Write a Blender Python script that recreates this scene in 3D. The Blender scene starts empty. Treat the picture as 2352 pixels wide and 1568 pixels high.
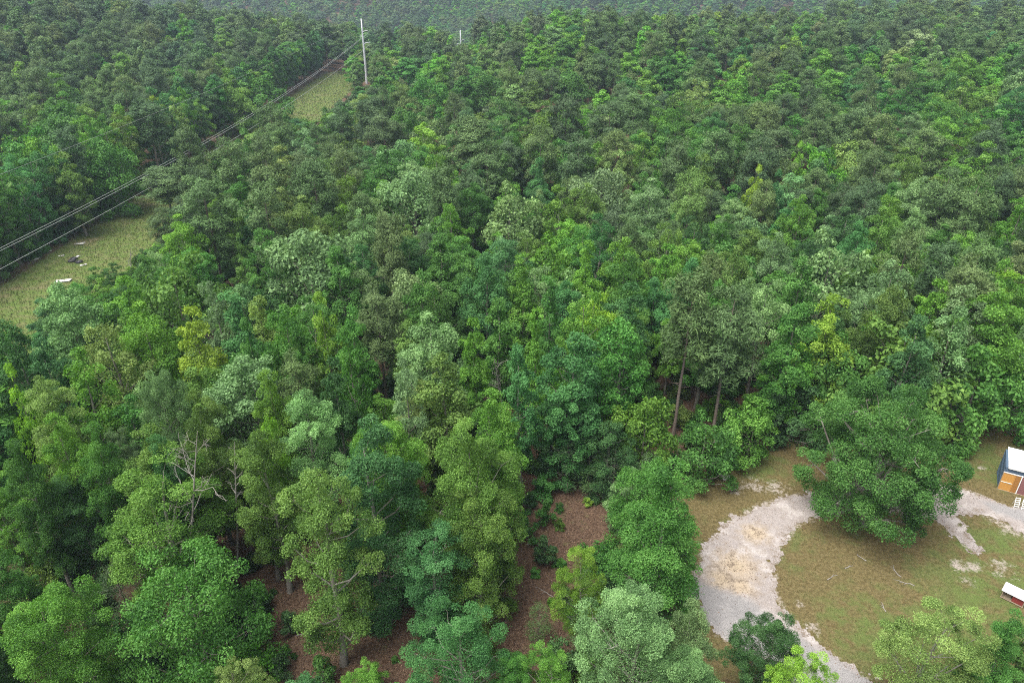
import bpy, math, random
import numpy as np
from mathutils import Vector

# ------------------------------------------------------------------ camera, sky, sun, exposure
SC = bpy.context.scene
COL = SC.collection
PITCH = math.radians(28.0)
CAM_H = 45.0
cam_data = bpy.data.cameras.new("camera")
cam = bpy.data.objects.new("camera", cam_data)
COL.objects.link(cam)
cam.location = (0, 0, CAM_H)
cam.rotation_euler = (math.pi / 2 - PITCH, 0, 0)
cam_data.sensor_width = 36.0
cam_data.lens = 24.96
cam_data.clip_start = 0.5
cam_data.clip_end = 6000
SC.camera = cam

SUN_EL, SUN_AZ = math.radians(66), math.radians(235)     # azimuth from +Y clockwise
world = bpy.data.worlds.new("World")
SC.world = world
world.use_nodes = True
wn, wl = world.node_tree.nodes, world.node_tree.links
wn.clear()
w_out = wn.new("ShaderNodeOutputWorld")
w_bg = wn.new("ShaderNodeBackground")
w_hs = wn.new("ShaderNodeHueSaturation")
w_sky = wn.new("ShaderNodeTexSky")
w_sky.sky_type = "NISHITA"
w_sky.sun_disc = False
w_sky.sun_elevation = SUN_EL
w_sky.sun_rotation = SUN_AZ
w_sky.air_density = 1.0
w_sky.dust_density = 4.0
w_sky.ozone_density = 1.0
w_hs.inputs["Saturation"].default_value = 0.28           # thin even overcast takes the blue out
w_bg.inputs["Strength"].default_value = 0.085
wl.new(w_sky.outputs[0], w_hs.inputs["Color"])
wl.new(w_hs.outputs[0], w_bg.inputs["Color"])
wl.new(w_bg.outputs[0], w_out.inputs["Surface"])

sun_data = bpy.data.lights.new("sun", "SUN")
sun_data.energy = 1.5
sun_data.angle = math.radians(42)
sun_data.color = (1.0, 0.965, 0.90)
sun = bpy.data.objects.new("sun", sun_data)
COL.objects.link(sun)
to_sun = Vector((math.sin(SUN_AZ) * math.cos(SUN_EL), math.cos(SUN_AZ) * math.cos(SUN_EL), math.sin(SUN_EL)))
sun.rotation_euler = (-to_sun).to_track_quat("-Z", "Y").to_euler()
sun.location = to_sun * 200

SC.view_settings.view_transform = "Standard"
SC.view_settings.look = "None"
SC.view_settings.gamma = 1.0
SC.view_settings.use_curve_mapping = False
SC.view_settings.exposure = 1.82
SC.cycles.max_bounces = 6
SC.cycles.diffuse_bounces = 4
SC.cycles.glossy_bounces = 1
SC.cycles.transmission_bounces = 4
SC.cycles.volume_bounces = 0
SC.cycles.transparent_max_bounces = 4
SC.cycles.use_denoising = False
SC.cycles.filter_width = 1.1

# ------------------------------------------------------------------ pixel <-> world helpers (2352 x 1568 reading scale)
FPX = 1631.0
SP, CP = math.sin(PITCH), math.cos(PITCH)
rng = np.random.default_rng(7)
random.seed(7)

def G(t):
    return np.exp(-t * t)

def sst(a, b, x):
    t = np.clip((x - a) / (b - a), 0, 1)
    return t * t * (3 - 2 * t)

def terrain(x, y):
    x = np.asarray(x, float); y = np.asarray(y, float)
    z = 18.0 * G((x + 215) / 100) * G((y - 325) / 100)
    z = z + (6.5 + 6.0 * sst(50, 200, x)) * sst(115, 235, y) * (1 - sst(325, 450, y)) * sst(-52, 35, x)
    z = z - 7.0 * sst(335, 470, y) * G((x + 10) / 150)
    z = z - 26.0 * sst(385, 560, y)
    z = z + 70.0 * sst(640, 1100, y)
    z = z + 16.0 * G((x - 120) / 150) * G((y - 800) / 120)
    far = sst(75, 150, y)
    z = z + 4.5 * sst(150, 230, y) * sst(-45, 20, x) * np.sin(x / 47 + 0.6) * np.sin(y / 41 + x / 160)
    z = z + 7.0 * sst(360, 480, y) * np.sin(x / 75 + 1.0) * np.sin(y / 80)
    z = z + far * (1.3 * np.sin(x / 31 + 1.3) * np.cos(y / 43) + 0.9 * np.sin(x / 17 + y / 23))
    row = G((x + 72) / 22)
    z = z * 1.0 - far * row * sst(60, 100, y) * (1 - sst(300, 340, y)) * (1.3 * np.sin(x / 31 + 1.3) * np.cos(y / 43) + 0.9 * np.sin(x / 17 + y / 23))
    return z

def tz(x, y):
    return float(terrain(x, y))

def ray(u, v):
    cx, cy = (u - 1176) / FPX, (784 - v) / FPX
    return np.array([cx, CP + cy * SP, -SP + cy * CP])

def hit(u, v, h=0.0):
    d = ray(u, v)
    t0 = 15.0
    t = t0
    while t < 1500:
        p = d * t
        if CAM_H + p[2] <= tz(p[0], p[1]) + h:
            lo, hi = t - max(1.0, t * 0.01), t
            for _ in range(24):
                m = 0.5 * (lo + hi); p = d * m
                if CAM_H + p[2] <= tz(p[0], p[1]) + h: hi = m
                else: lo = m
            p = d * hi
            return p[0], p[1], CAM_H + p[2]
        t += max(1.0, t * 0.01)
    p = d * 900
    return p[0], p[1], tz(p[0], p[1]) + h

def proj(x, y, z):
    zc = y * CP - (z - CAM_H) * SP
    yc = y * SP + (z - CAM_H) * CP
    return 1176 + FPX * x / zc, 784 - FPX * yc / zc, zc

# ------------------------------------------------------------------ materials
def nodes_of(name):
    m = bpy.data.materials.new(name)
    m.use_nodes = True
    nt = m.node_tree
    nt.nodes.clear()
    o = nt.nodes.new("ShaderNodeOutputMaterial")
    return m, nt, o

def nd(nt, t, **kw):
    n = nt.nodes.new(t)
    for k, v in kw.items():
        if k in n.inputs: n.inputs[k].default_value = v
        else: setattr(n, k, v)
    return n

def mixc(nt, fac, a, b, blend="MIX"):
    n = nt.nodes.new("ShaderNodeMix")
    n.data_type = "RGBA"; n.blend_type = blend
    for s, v in ((n.inputs[0], fac), (n.inputs[6], a), (n.inputs[7], b)):
        if isinstance(v, (int, float)): s.default_value = v
        elif isinstance(v, tuple): s.default_value = (*v[:3], 1)
        else: nt.links.new(v, s)
    return n.outputs[2]

def math_(nt, op, a, b=None, c=None, clamp=False):
    n = nt.nodes.new("ShaderNodeMath"); n.operation = op; n.use_clamp = clamp
    for i, v in enumerate((a, b, c)):
        if v is None: continue
        if isinstance(v, (int, float)): n.inputs[i].default_value = v
        else: nt.links.new(v, n.inputs[i])
    return n.outputs[0]

def leaf_material(name, gloss, trans, under, far=False):
    m, nt, o = nodes_of(name)
    L = nt.links.new
    oi = nd(nt, "ShaderNodeObjectInfo")
    base_col = oi.outputs["Color"]
    if far:      # trees of the far wood carry their leaf colour on the planted point
        base_col = nd(nt, "ShaderNodeAttribute", attribute_name="leaf_colour", attribute_type="INSTANCER").outputs["Color"]
    at = nd(nt, "ShaderNodeAttribute", attribute_name="tint")
    geo = nd(nt, "ShaderNodeNewGeometry")
    hs = nd(nt, "ShaderNodeHueSaturation")
    L(base_col, hs.inputs["Color"])
    # hue drifts with the clump (tint), value with tint and with the tree
    L(math_(nt, "MULTIPLY_ADD", at.outputs["Fac"], -0.026, 0.513), hs.inputs["Hue"])
    L(math_(nt, "MULTIPLY_ADD", at.outputs["Fac"], -0.12, 1.06), hs.inputs["Saturation"])
    v1 = math_(nt, "MULTIPLY_ADD", at.outputs["Fac"], 1.15, 0.44)
    v2 = math_(nt, "MULTIPLY_ADD", oi.outputs["Random"], 0.34, 0.83)
    L(math_(nt, "MULTIPLY", v1, v2), hs.inputs["Value"])
    pale = mixc(nt, under, hs.outputs[0], (0.30, 0.36, 0.26))
    col = mixc(nt, geo.outputs["Backfacing"], hs.outputs[0], pale)
    p = nd(nt, "ShaderNodeBsdfPrincipled", Roughness=0.48)
    p.inputs["Specular IOR Level"].default_value = gloss
    L(col, p.inputs["Base Color"])
    tr = nd(nt, "ShaderNodeBsdfTranslucent")
    tc = nd(nt, "ShaderNodeHueSaturation", Hue=0.485, Saturation=1.1, Value=1.25)
    L(hs.outputs[0], tc.inputs["Color"]); L(tc.outputs[0], tr.inputs["Color"])
    mx = nd(nt, "ShaderNodeMixShader"); mx.inputs[0].default_value = trans
    L(p.outputs[0], mx.inputs[1]); L(tr.outputs[0], mx.inputs[2]); L(mx.outputs[0], o.inputs[0])
    return m

M = {}
M["leaf"] = leaf_material("broad_leaf", 0.14, 0.38, 0.07)
M["needle"] = leaf_material("pine_needle", 0.20, 0.15, 0.05)
M["leaf_far"] = leaf_material("broad_leaf_far", 0.14, 0.38, 0.07, True)
M["needle_far"] = leaf_material("pine_needle_far", 0.20, 0.15, 0.05, True)

def bark(name, c1, c2, c3):
    m, nt, o = nodes_of(name)
    L = nt.links.new
    tc = nd(nt, "ShaderNodeTexCoord")
    mp = nd(nt, "ShaderNodeMapping"); mp.inputs["Scale"].default_value = (5, 5, 1.1)
    L(tc.outputs["Object"], mp.inputs[0])
    n1 = nd(nt, "ShaderNodeTexNoise", Scale=2.2, Detail=6.0); L(mp.outputs[0], n1.inputs["Vector"])
    n2 = nd(nt, "ShaderNodeTexNoise", Scale=0.5, Detail=2.0); L(tc.outputs["Object"], n2.inputs["Vector"])
    a = mixc(nt, n1.outputs["Fac"], c1, c2)
    b = mixc(nt, math_(nt, "MULTIPLY_ADD", n2.outputs["Fac"], 2.5, -0.9, clamp=True), a, c3)
    p = nd(nt, "ShaderNodeBsdfPrincipled", Roughness=0.9); p.inputs["Specular IOR Level"].default_value = 0.15
    L(b, p.inputs["Base Color"])
    bp = nd(nt, "ShaderNodeBump", Strength=0.6, Distance=0.05); L(n1.outputs["Fac"], bp.inputs["Height"]); L(bp.outputs[0], p.inputs["Normal"])
    L(p.outputs[0], o.inputs[0])
    return m

M["bark"] = bark("grey_bark", (0.10, 0.085, 0.07), (0.24, 0.21, 0.18), (0.30, 0.29, 0.26))
M["pine_bark"] = bark("pine_bark", (0.11, 0.085, 0.07), (0.27, 0.215, 0.18), (0.22, 0.18, 0.16))
M["dead_wood"] = bark("bleached_dead_wood", (0.18, 0.165, 0.15), (0.33, 0.31, 0.285), (0.23, 0.205, 0.18))

def plain(name, c, rough=0.7, spec=0.3, metal=0.0, dirt=0.25, scale=3.0, dark=None):
    m, nt, o = nodes_of(name)
    L = nt.links.new
    tc = nd(nt, "ShaderNodeTexCoord")
    n1 = nd(nt, "ShaderNodeTexNoise", Scale=scale, Detail=5.0); L(tc.outputs["Object"], n1.inputs["Vector"])
    d = dark or tuple(x * 0.55 for x in c)
    col = mixc(nt, math_(nt, "MULTIPLY", n1.outputs["Fac"], dirt * 2), c, d)
    p = nd(nt, "ShaderNodeBsdfPrincipled", Roughness=rough, Metallic=metal); p.inputs["Specular IOR Level"].default_value = spec
    L(col, p.inputs["Base Color"]); L(p.outputs[0], o.inputs[0])
    return m

M["steel"] = plain("galvanised_steel", (0.52, 0.53, 0.56), 0.5, 0.4, 0.2, 0.12, 0.6)
M["wire"] = plain("aluminium_wire", (0.50, 0.52, 0.50), 0.45, 0.5, 0.3, 0.05)
M["insulator"] = plain("grey_insulator", (0.30, 0.30, 0.32), 0.4)
M["white_metal"] = plain("white_roof_metal", (0.80, 0.80, 0.82), 0.4, 0.4, 0, 0.05, 1.5, (0.60, 0.60, 0.60))
M["blue_paint"] = plain("slate_blue_siding", (0.075, 0.115, 0.17), 0.6, 0.3, 0, 0.15, 2.0)
M["plywood"] = plain("orange_plywood", (0.50, 0.265, 0.07), 0.75, 0.2, 0, 0.25, 5.0, (0.42, 0.18, 0.04))
M["plywood_dark"] = plain("brown_plywood", (0.34, 0.16, 0.045), 0.75, 0.2, 0, 0.25, 5.0)
M["maroon"] = plain("maroon_panel", (0.22, 0.10, 0.10), 0.65, 0.25, 0, 0.12, 2.0)
M["white_paint"] = plain("white_paint", (0.78, 0.77, 0.74), 0.6, 0.3, 0, 0.10, 4.0)
M["red_paint"] = plain("faded_red_paint", (0.24, 0.045, 0.04), 0.7, 0.2, 0, 0.3, 6.0)
M["raw_wood"] = plain("weathered_wood", (0.34, 0.27, 0.19), 0.85, 0.1, 0, 0.3, 5.0)
M["rubber"] = plain("black_rubber", (0.03, 0.03, 0.032), 0.8, 0.2, 0, 0.2)
M["pale_board"] = plain("pale_scrap_board", (0.62, 0.60, 0.57), 0.8, 0.2, 0, 0.3, 3.0)
M["gap"] = plain("dark_interior", (0.02, 0.018, 0.016), 0.9, 0.1)

# ground: litter, lawn, field grass blended by vertex masks that noise breaks up
def ground_material():
    m, nt, o = nodes_of("ground_soil_and_grass")
    L = nt.links.new
    tc = nd(nt, "ShaderNodeTexCoord")
    def noise(scale, detail=5.0, rough=0.6):
        n = nd(nt, "ShaderNodeTexNoise", Scale=scale, Detail=detail, Roughness=rough); L(tc.outputs["Object"], n.inputs["Vector"]); return n.outputs["Fac"]
    def attr(nm):
        return nd(nt, "ShaderNodeAttribute", attribute_name=nm).outputs["Fac"]
    def ramp(f, lo, hi):
        n = nd(nt, "ShaderNodeMapRange", interpolation_type="SMOOTHSTEP"); n.inputs[1].default_value = lo; n.inputs[2].default_value = hi
        L(f, n.inputs[0]); return n.outputs[0]
    n_big, n_mid, n_fine, n_grain = noise(0.16, 4), noise(0.7, 5), noise(3.2, 6, 0.7), noise(11.0, 4, 0.75)
    # forest floor, pine straw and dead leaves
    lit = mixc(nt, ramp(n_fine, 0.32, 0.68), (0.052, 0.031, 0.021), (0.130, 0.084, 0.056))
    lit = mixc(nt, ramp(n_grain, 0.52, 0.72), lit, (0.20, 0.135, 0.095))
    lit = mixc(nt, ramp(n_mid, 0.55, 0.75), lit, (0.12, 0.105, 0.05))
    # lawn: thin olive grass over brown straw
    gr = mixc(nt, ramp(n_fine, 0.35, 0.65), (0.070, 0.082, 0.026), (0.126, 0.128, 0.048))
    br = mixc(nt, ramp(n_fine, 0.35, 0.65), (0.084, 0.064, 0.027), (0.150, 0.119, 0.055))
    gfac = math_(nt, "ADD", math_(nt, "ADD", ramp(n_mid, 0.40, 0.64), ramp(n_big, 0.46, 0.62)), math_(nt, "MULTIPLY_ADD", attr("green"), 1.3, -0.78), clamp=True)
    lawn = mixc(nt, gfac, br, gr)
    vivid = math_(nt, "MULTIPLY", attr("green"), ramp(n_mid, 0.36, 0.62))
    lawn = mixc(nt, math_(nt, "MULTIPLY", vivid, 0.75), lawn, (0.09, 0.135, 0.034))
    lawn = mixc(nt, math_(nt, "MULTIPLY", ramp(n_grain, 0.56, 0.74), 0.45), lawn, (0.28, 0.25, 0.15))
    lawn = mixc(nt, math_(nt, "MULTIPLY", ramp(n_grain, 0.50, 0.30), 0.5), lawn, (0.066, 0.06, 0.025))
    sandf = math_(nt, "ADD", math_(nt, "MULTIPLY_ADD", n_fine, 1.5, math_(nt, "MULTIPLY", n_mid, 1.5)), math_(nt, "MULTIPLY_ADD", attr("sand"), 1.05, -2.15))
    lawn = mixc(nt, ramp(sandf, 0.0, 0.45), lawn, mixc(nt, n_grain, (0.23, 0.195, 0.16), (0.39, 0.34, 0.305)))
    # clearing under the power line: tall rough grass
    fg = mixc(nt, ramp(n_mid, 0.34, 0.60), (0.120, 0.132, 0.050), (0.088, 0.136, 0.031))
    fg = mixc(nt, ramp(n_big, 0.52, 0.70), fg, (0.155, 0.135, 0.072))
    fg = mixc(nt, math_(nt, "MULTIPLY", ramp(n_fine, 0.5, 0.72), 0.5), fg, (0.22, 0.21, 0.11))
    fm = ramp(math_(nt, "MULTIPLY_ADD", n_fine, 0.5, math_(nt, "MULTIPLY_ADD", n_mid, 0.5, math_(nt, "ADD", attr("lawn"), -0.5))), 0.35, 0.65)
    ff = ramp(math_(nt, "MULTIPLY_ADD", n_mid, 0.6, math_(nt, "ADD", attr("field"), -0.3)), 0.35, 0.65)
    c = mixc(nt, fm, lit, lawn)
    c = mixc(nt, ff, c, fg)
    p = nd(nt, "ShaderNodeBsdfPrincipled", Roughness=0.95); p.inputs["Specular IOR Level"].default_value = 0.1
    L(c, p.inputs["Base Color"])
    bp = nd(nt, "ShaderNodeBump", Strength=0.7, Distance=0.08); L(n_grain, bp.inputs["Height"]); L(bp.outputs[0], p.inputs["Normal"])
    L(p.outputs[0], o.inputs[0])
    return m

def drive_material():
    m, nt, o = nodes_of("gravel_and_old_asphalt")
    L = nt.links.new
    tc = nd(nt, "ShaderNodeTexCoord")
    def noise(scale, detail=5.0, rough=0.6):
        n = nd(nt, "ShaderNodeTexNoise", Scale=scale, Detail=detail, Roughness=rough); L(tc.outputs["Object"], n.inputs["Vector"]); return n.outputs["Fac"]
    def attr(nm):
        return nd(nt, "ShaderNodeAttribute", attribute_name=nm).outputs["Fac"]
    def ramp(f, lo, hi):
        n = nd(nt, "ShaderNodeMapRange", interpolation_type="SMOOTHSTEP"); n.inputs[1].default_value = lo; n.inputs[2].default_value = hi
        L(f, n.inputs[0]); return n.outputs[0]
    nb, nm_, nf, ng = noise(0.45, 4), noise(1.3, 5), noise(5.0, 5, 0.7), noise(16.0, 3, 0.8)
    g = mixc(nt, ramp(nf, 0.3, 0.7), (0.235, 0.205, 0.192), (0.375, 0.335, 0.318))
    g = mixc(nt, math_(nt, "MULTIPLY", ramp(ng, 0.56, 0.42), 0.6), g, (0.20, 0.175, 0.165))
    g = mixc(nt, math_(nt, "MULTIPLY", ramp(nb, 0.50, 0.62), 0.45), g, (0.45, 0.415, 0.395))
    tan = mixc(nt, nf, (0.29, 0.225, 0.155), (0.44, 0.36, 0.265))
    tf = math_(nt, "MULTIPLY", attr("tan"), ramp(math_(nt, "ADD", nm_, math_(nt, "MULTIPLY", attr("tan"), 0.35)), 0.45, 0.75))
    g = mixc(nt, tf, g, tan)
    leafy = math_(nt, "MULTIPLY", ramp(math_(nt, "MULTIPLY_ADD", nf, 0.6, math_(nt, "MULTIPLY", nm_, 0.5)), 0.52, 0.66), math_(nt, "MULTIPLY_ADD", attr("tan"), 0.8, math_(nt, "MULTIPLY_ADD", attr("edge"), 0.9, 0.34)), clamp=True)
    g = mixc(nt, leafy, g, (0.155, 0.12, 0.09))
    a = mixc(nt, ramp(ng, 0.35, 0.65), (0.165, 0.158, 0.158), (0.27, 0.26, 0.256))
    a = mixc(nt, math_(nt, "MULTIPLY", ramp(nb, 0.45, 0.7), 0.5), a, (0.32, 0.30, 0.295))
    af = math_(nt, "MULTIPLY", ramp(math_(nt, "MULTIPLY_ADD", nm_, 0.55, math_(nt, "MULTIPLY_ADD", nf, 0.45, math_(nt, "ADD", attr("asphalt"), -0.5))), 0.32, 0.72), 0.9)
    c = mixc(nt, af, g, a)
    p = nd(nt, "ShaderNodeBsdfPrincipled", Roughness=0.95); p.inputs["Specular IOR Level"].default_value = 0.15
    L(c, p.inputs["Base Color"])
    bp = nd(nt, "ShaderNodeBump", Strength=0.6, Distance=0.05); L(ng, bp.inputs["Height"]); L(bp.outputs[0], p.inputs["Normal"])
    L(p.outputs[0], o.inputs[0])
    return m

M["ground"] = ground_material()
M["drive"] = drive_material()

def tinted(name, c, var, rough=0.9, trans=0.0):
    """colour varied by the per-face tint"""
    m, nt, o = nodes_of(name)
    at = nd(nt, "ShaderNodeAttribute", attribute_name="tint")
    col = mixc(nt, at.outputs["Fac"], c, var)
    p = nd(nt, "ShaderNodeBsdfPrincipled", Roughness=rough); p.inputs["Specular IOR Level"].default_value = 0.15
    nt.links.new(col, p.inputs["Base Color"]); nt.links.new(p.outputs[0], o.inputs[0])
    return m
M["litter"] = tinted("dead_leaves", (0.05, 0.028, 0.018), (0.235, 0.155, 0.105))
M["dry_grass"] = tinted("dry_grass_blades", (0.080, 0.134, 0.030), (0.21, 0.215, 0.090))
M["lawn_grass"] = tinted("lawn_grass_blades", (0.070, 0.086, 0.024), (0.18, 0.158, 0.072))

# ------------------------------------------------------------------ mesh helpers
def quad_mesh(name, V, F, mats, midx=None, attrs=None, smooth=False):
    me = bpy.data.meshes.new(name)
    V = np.ascontiguousarray(V, np.float32); F = np.ascontiguousarray(F, np.int32)
    n, k = len(F), F.shape[1]
    me.vertices.add(len(V)); me.vertices.foreach_set("co", V.ravel())
    me.loops.add(n * k); me.loops.foreach_set("vertex_index", F.ravel())
    me.polygons.add(n); me.polygons.foreach_set("loop_start", np.arange(0, n * k, k, dtype=np.int32))
    for mt in mats: me.materials.append(mt)
    if midx is not None: me.polygons.foreach_set("material_index", np.ascontiguousarray(midx, np.int32))
    for nm, (dom, arr) in (attrs or {}).items():
        a = me.attributes.new(nm, "FLOAT", dom); a.data.foreach_set("value", np.ascontiguousarray(arr, np.float32))
    me.update(calc_edges=True)
    me.polygons.foreach_set("use_smooth", np.full(n, smooth, bool))
    return me

def obj(name, me, parent=None):
    o = bpy.data.objects.new(name, me)
    COL.objects.link(o)
    if parent is not None: o.parent = parent
    return o

def tag(o, label=None, cat=None, group=None, kind=None):
    if label: o["label"] = label
    if cat: o["category"] = cat
    if group: o["group"] = group
    if kind: o["kind"] = kind
    return o

def empty(name, loc, rz=0.0):
    o = bpy.data.objects.new(name, None)
    COL.objects.link(o)
    o.location = loc; o.rotation_euler = (0, 0, rz); o.empty_display_size = 0.5
    return o

def norm(a):
    return a / np.maximum(np.linalg.norm(a, axis=-1, keepdims=True), 1e-9)

class Tubes:
    def __init__(s): s.V, s.F, s.n = [], [], 0
    def add(s, pts, rad, m=6):
        pts = np.asarray(pts, float); k = len(pts)
        d = norm(np.gradient(pts, axis=0))
        ref = np.array([0, 0, 1.0]) if abs(d[0][2]) < 0.8 else np.array([1.0, 0, 0])
        a = norm(np.cross(d, ref)); b = np.cross(d, a)
        th = np.linspace(0, 2 * np.pi, m, endpoint=False)
        r = np.asarray(rad, float).reshape(k, 1, 1)
        ring = pts[:, None, :] + r * (np.cos(th)[None, :, None] * a[:, None, :] + np.sin(th)[None, :, None] * b[:, None, :])
        s.V.append(ring.reshape(-1, 3))
        i = np.arange(k - 1)[:, None] * m; j = np.arange(m)[None, :]; j2 = (j + 1) % m
        f = np.stack([i + j, i + j2, i + m + j2, i + m + j], -1).reshape(-1, 4) + s.n
        s.F.append(f); s.n += k * m
        if rad[-1] > 0.03:   # closing cap
            c = np.arange(m) + s.n - m
            for q in range(1, m - 2 + 1, 2):
                s.F.append(np.array([[c[0], c[q], c[min(q + 1, m - 1)], c[min(q + 2, m - 1)]]]) if q + 2 <= m - 1 else np.array([[c[0], c[q], c[q + 1], c[q + 1]]])[:0])
    def get(s):
        return np.concatenate(s.V), np.concatenate(s.F)

def boxes(lst):
    """list of (cx,cy,cz,sx,sy,sz) -> verts, quads"""
    V, F = [], []
    for cx, cy, cz, sx, sy, sz in lst:
        b = len(V) * 8
        c = np.array([[x, y, z] for z in (-.5, .5) for x, y in ((-.5, -.5), (.5, -.5), (.5, .5), (-.5, .5))]) * (sx, sy, sz) + (cx, cy, cz)
        V.append(c)
        F += [[b, b + 3, b + 2, b + 1], [b + 4, b + 5, b + 6, b + 7], [b, b + 1, b + 5, b + 4], [b + 1, b + 2, b + 6, b + 5], [b + 2, b + 3, b + 7, b + 6], [b + 3, b, b + 4, b + 7]]
    return np.concatenate(V), np.array(F)

def box_obj(name, lst, mat, parent, bev=0.0):
    V, F = boxes(lst)
    o = obj(name, quad_mesh(name, V, F, [mat]), parent)
    if bev:
        md = o.modifiers.new("soft_edges", "BEVEL"); md.width = bev; md.segments = 2
    return o

# leaves: folded diamonds
def diamonds(r, c, n, a, L, W):
    s = norm(np.cross(n, a)); a = norm(np.cross(s, n))
    k = len(c)
    L = (L * r.uniform(0.7, 1.3, k))[:, None]; W = (W * r.uniform(0.75, 1.25, k))[:, None]
    up = n * W * 0.18
    V = np.stack([c - a * L * .5, c + s * W * .5 + up, c + a * L * .5, c - s * W * .5 + up], 1).reshape(-1, 3)
    F = np.arange(k * 4).reshape(-1, 4)
    return V, F

def rand_dirs(r, k):
    return norm(r.normal(size=(k, 3)))

def foliage(r, puffs, per, L, W, kind, axis_xy=(0, 0), tints=None, order=0.75, calm=1.0):
    """puffs: array (n,4) centre + radius"""
    C, N, A, T = [], [], [], []
    for pi, (x, y, z, rad) in enumerate(puffs):
        k = max(4, int(per * r.uniform(0.8, 1.2) * (rad / 0.9) ** 2))
        d = rand_dirs(r, k * 2)
        out = np.array([x - axis_xy[0], y - axis_xy[1], 0.0]); out = out / (np.linalg.norm(out) + 1e-6)
        bias = d @ (out * 0.55 + np.array([0, 0, 0.75]))
        d = d[bias > -0.35 + r.normal(0, .25, len(d))][:k]
        k = len(d)
        rr = rad * ((0.45 + 0.6 * r.random(k) ** 0.6) * np.where(r.random(k) < .12, r.uniform(1.0, 1.55, k), 1.0))[:, None]
        flat = 0.9
        p = np.array([x, y, z]) + d * rr * (1, 1, flat)
        if kind == "broad":
            n = norm(d * 0.65 + out * (0.75 - order) + np.array([0, 0, 0.40]) + r.normal(size=(k, 3)) * order)
            a = norm(d * (1, 1, 0.2) + np.array([0, 0, -0.35]) + r.normal(size=(k, 3)) * 0.6)
            sp = 0.30
        else:
            a = norm(d * (1, 1, 1.1) + np.array([0, 0, 0.35]) + r.normal(size=(k, 3)) * 0.35)
            n = rand_dirs(r, k) if order > .6 else norm(d * .6 + out * .3 + np.array([0, 0, .6]) + r.normal(size=(k, 3)) * order); sp = 0.24
        sp *= calm
        pt = np.clip(r.normal(0.5 + (tints[pi] if tints else 0), sp * 0.55), 0.05, .95)
        C.append(p); N.append(n); A.append(a); T.append(np.clip(pt + r.normal(0, sp * .75, k), 0, 1))
    C, N, A, T = map(np.concatenate, (C, N, A, T))
    V, F = diamonds(r, C, N, A, L, W)
    return V, F, T

def lobe_noise(r, nl):
    """lumpy outline: gaussian bumps on the unit sphere"""
    D = rand_dirs(r, nl); A = r.uniform(-0.28, 0.34, nl)
    def f(d):
        return 1 + (np.exp(4.5 * (d @ D.T - 1)) * A).sum(-1)
    return f

PROFILES = {   # crown base (share of height), profile radius over crown height 0..1
    "oval":    (0.20, lambda t: np.sin(np.pi * (0.10 + 0.88 * t) ** 0.85) ** 0.75),
    "cone":    (0.14, lambda t: np.clip(1.08 * (1 - t) ** 0.72 * np.minimum(1, 0.55 + 2.4 * t), 0.03, 1)),
    "dome":    (0.30, lambda t: np.sqrt(np.clip(1 - (np.maximum(t - 0.34, 0) / 0.66) ** 2.2, 0.001, 1)) * np.minimum(1, 0.6 + 1.3 * t)),
    "column":  (0.12, lambda t: np.clip(np.minimum(1, 0.7 + 1.2 * t) * np.sqrt(np.clip(1 - (np.maximum(t - 0.55, 0) / 0.45) ** 2, 0.01, 1)), .05, 1)),
    "spread":  (0.17, lambda t: np.sqrt(np.clip(1 - (np.maximum(t - 0.30, 0) / 0.70) ** 2.3, 0.001, 1)) * np.minimum(1, 0.72 + 1.2 * t)),
    "loose":   (0.25, lambda t: np.sin(np.pi * (0.12 + 0.85 * t) ** 0.9) ** 0.6),
    "skirt":   (0.02, lambda t: np.sqrt(np.clip(1 - (np.maximum(t - 0.55, 0) / 0.45) ** 2.0, 0.01, 1)) * np.minimum(1, 0.8 + 0.6 * t)),
}

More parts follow.
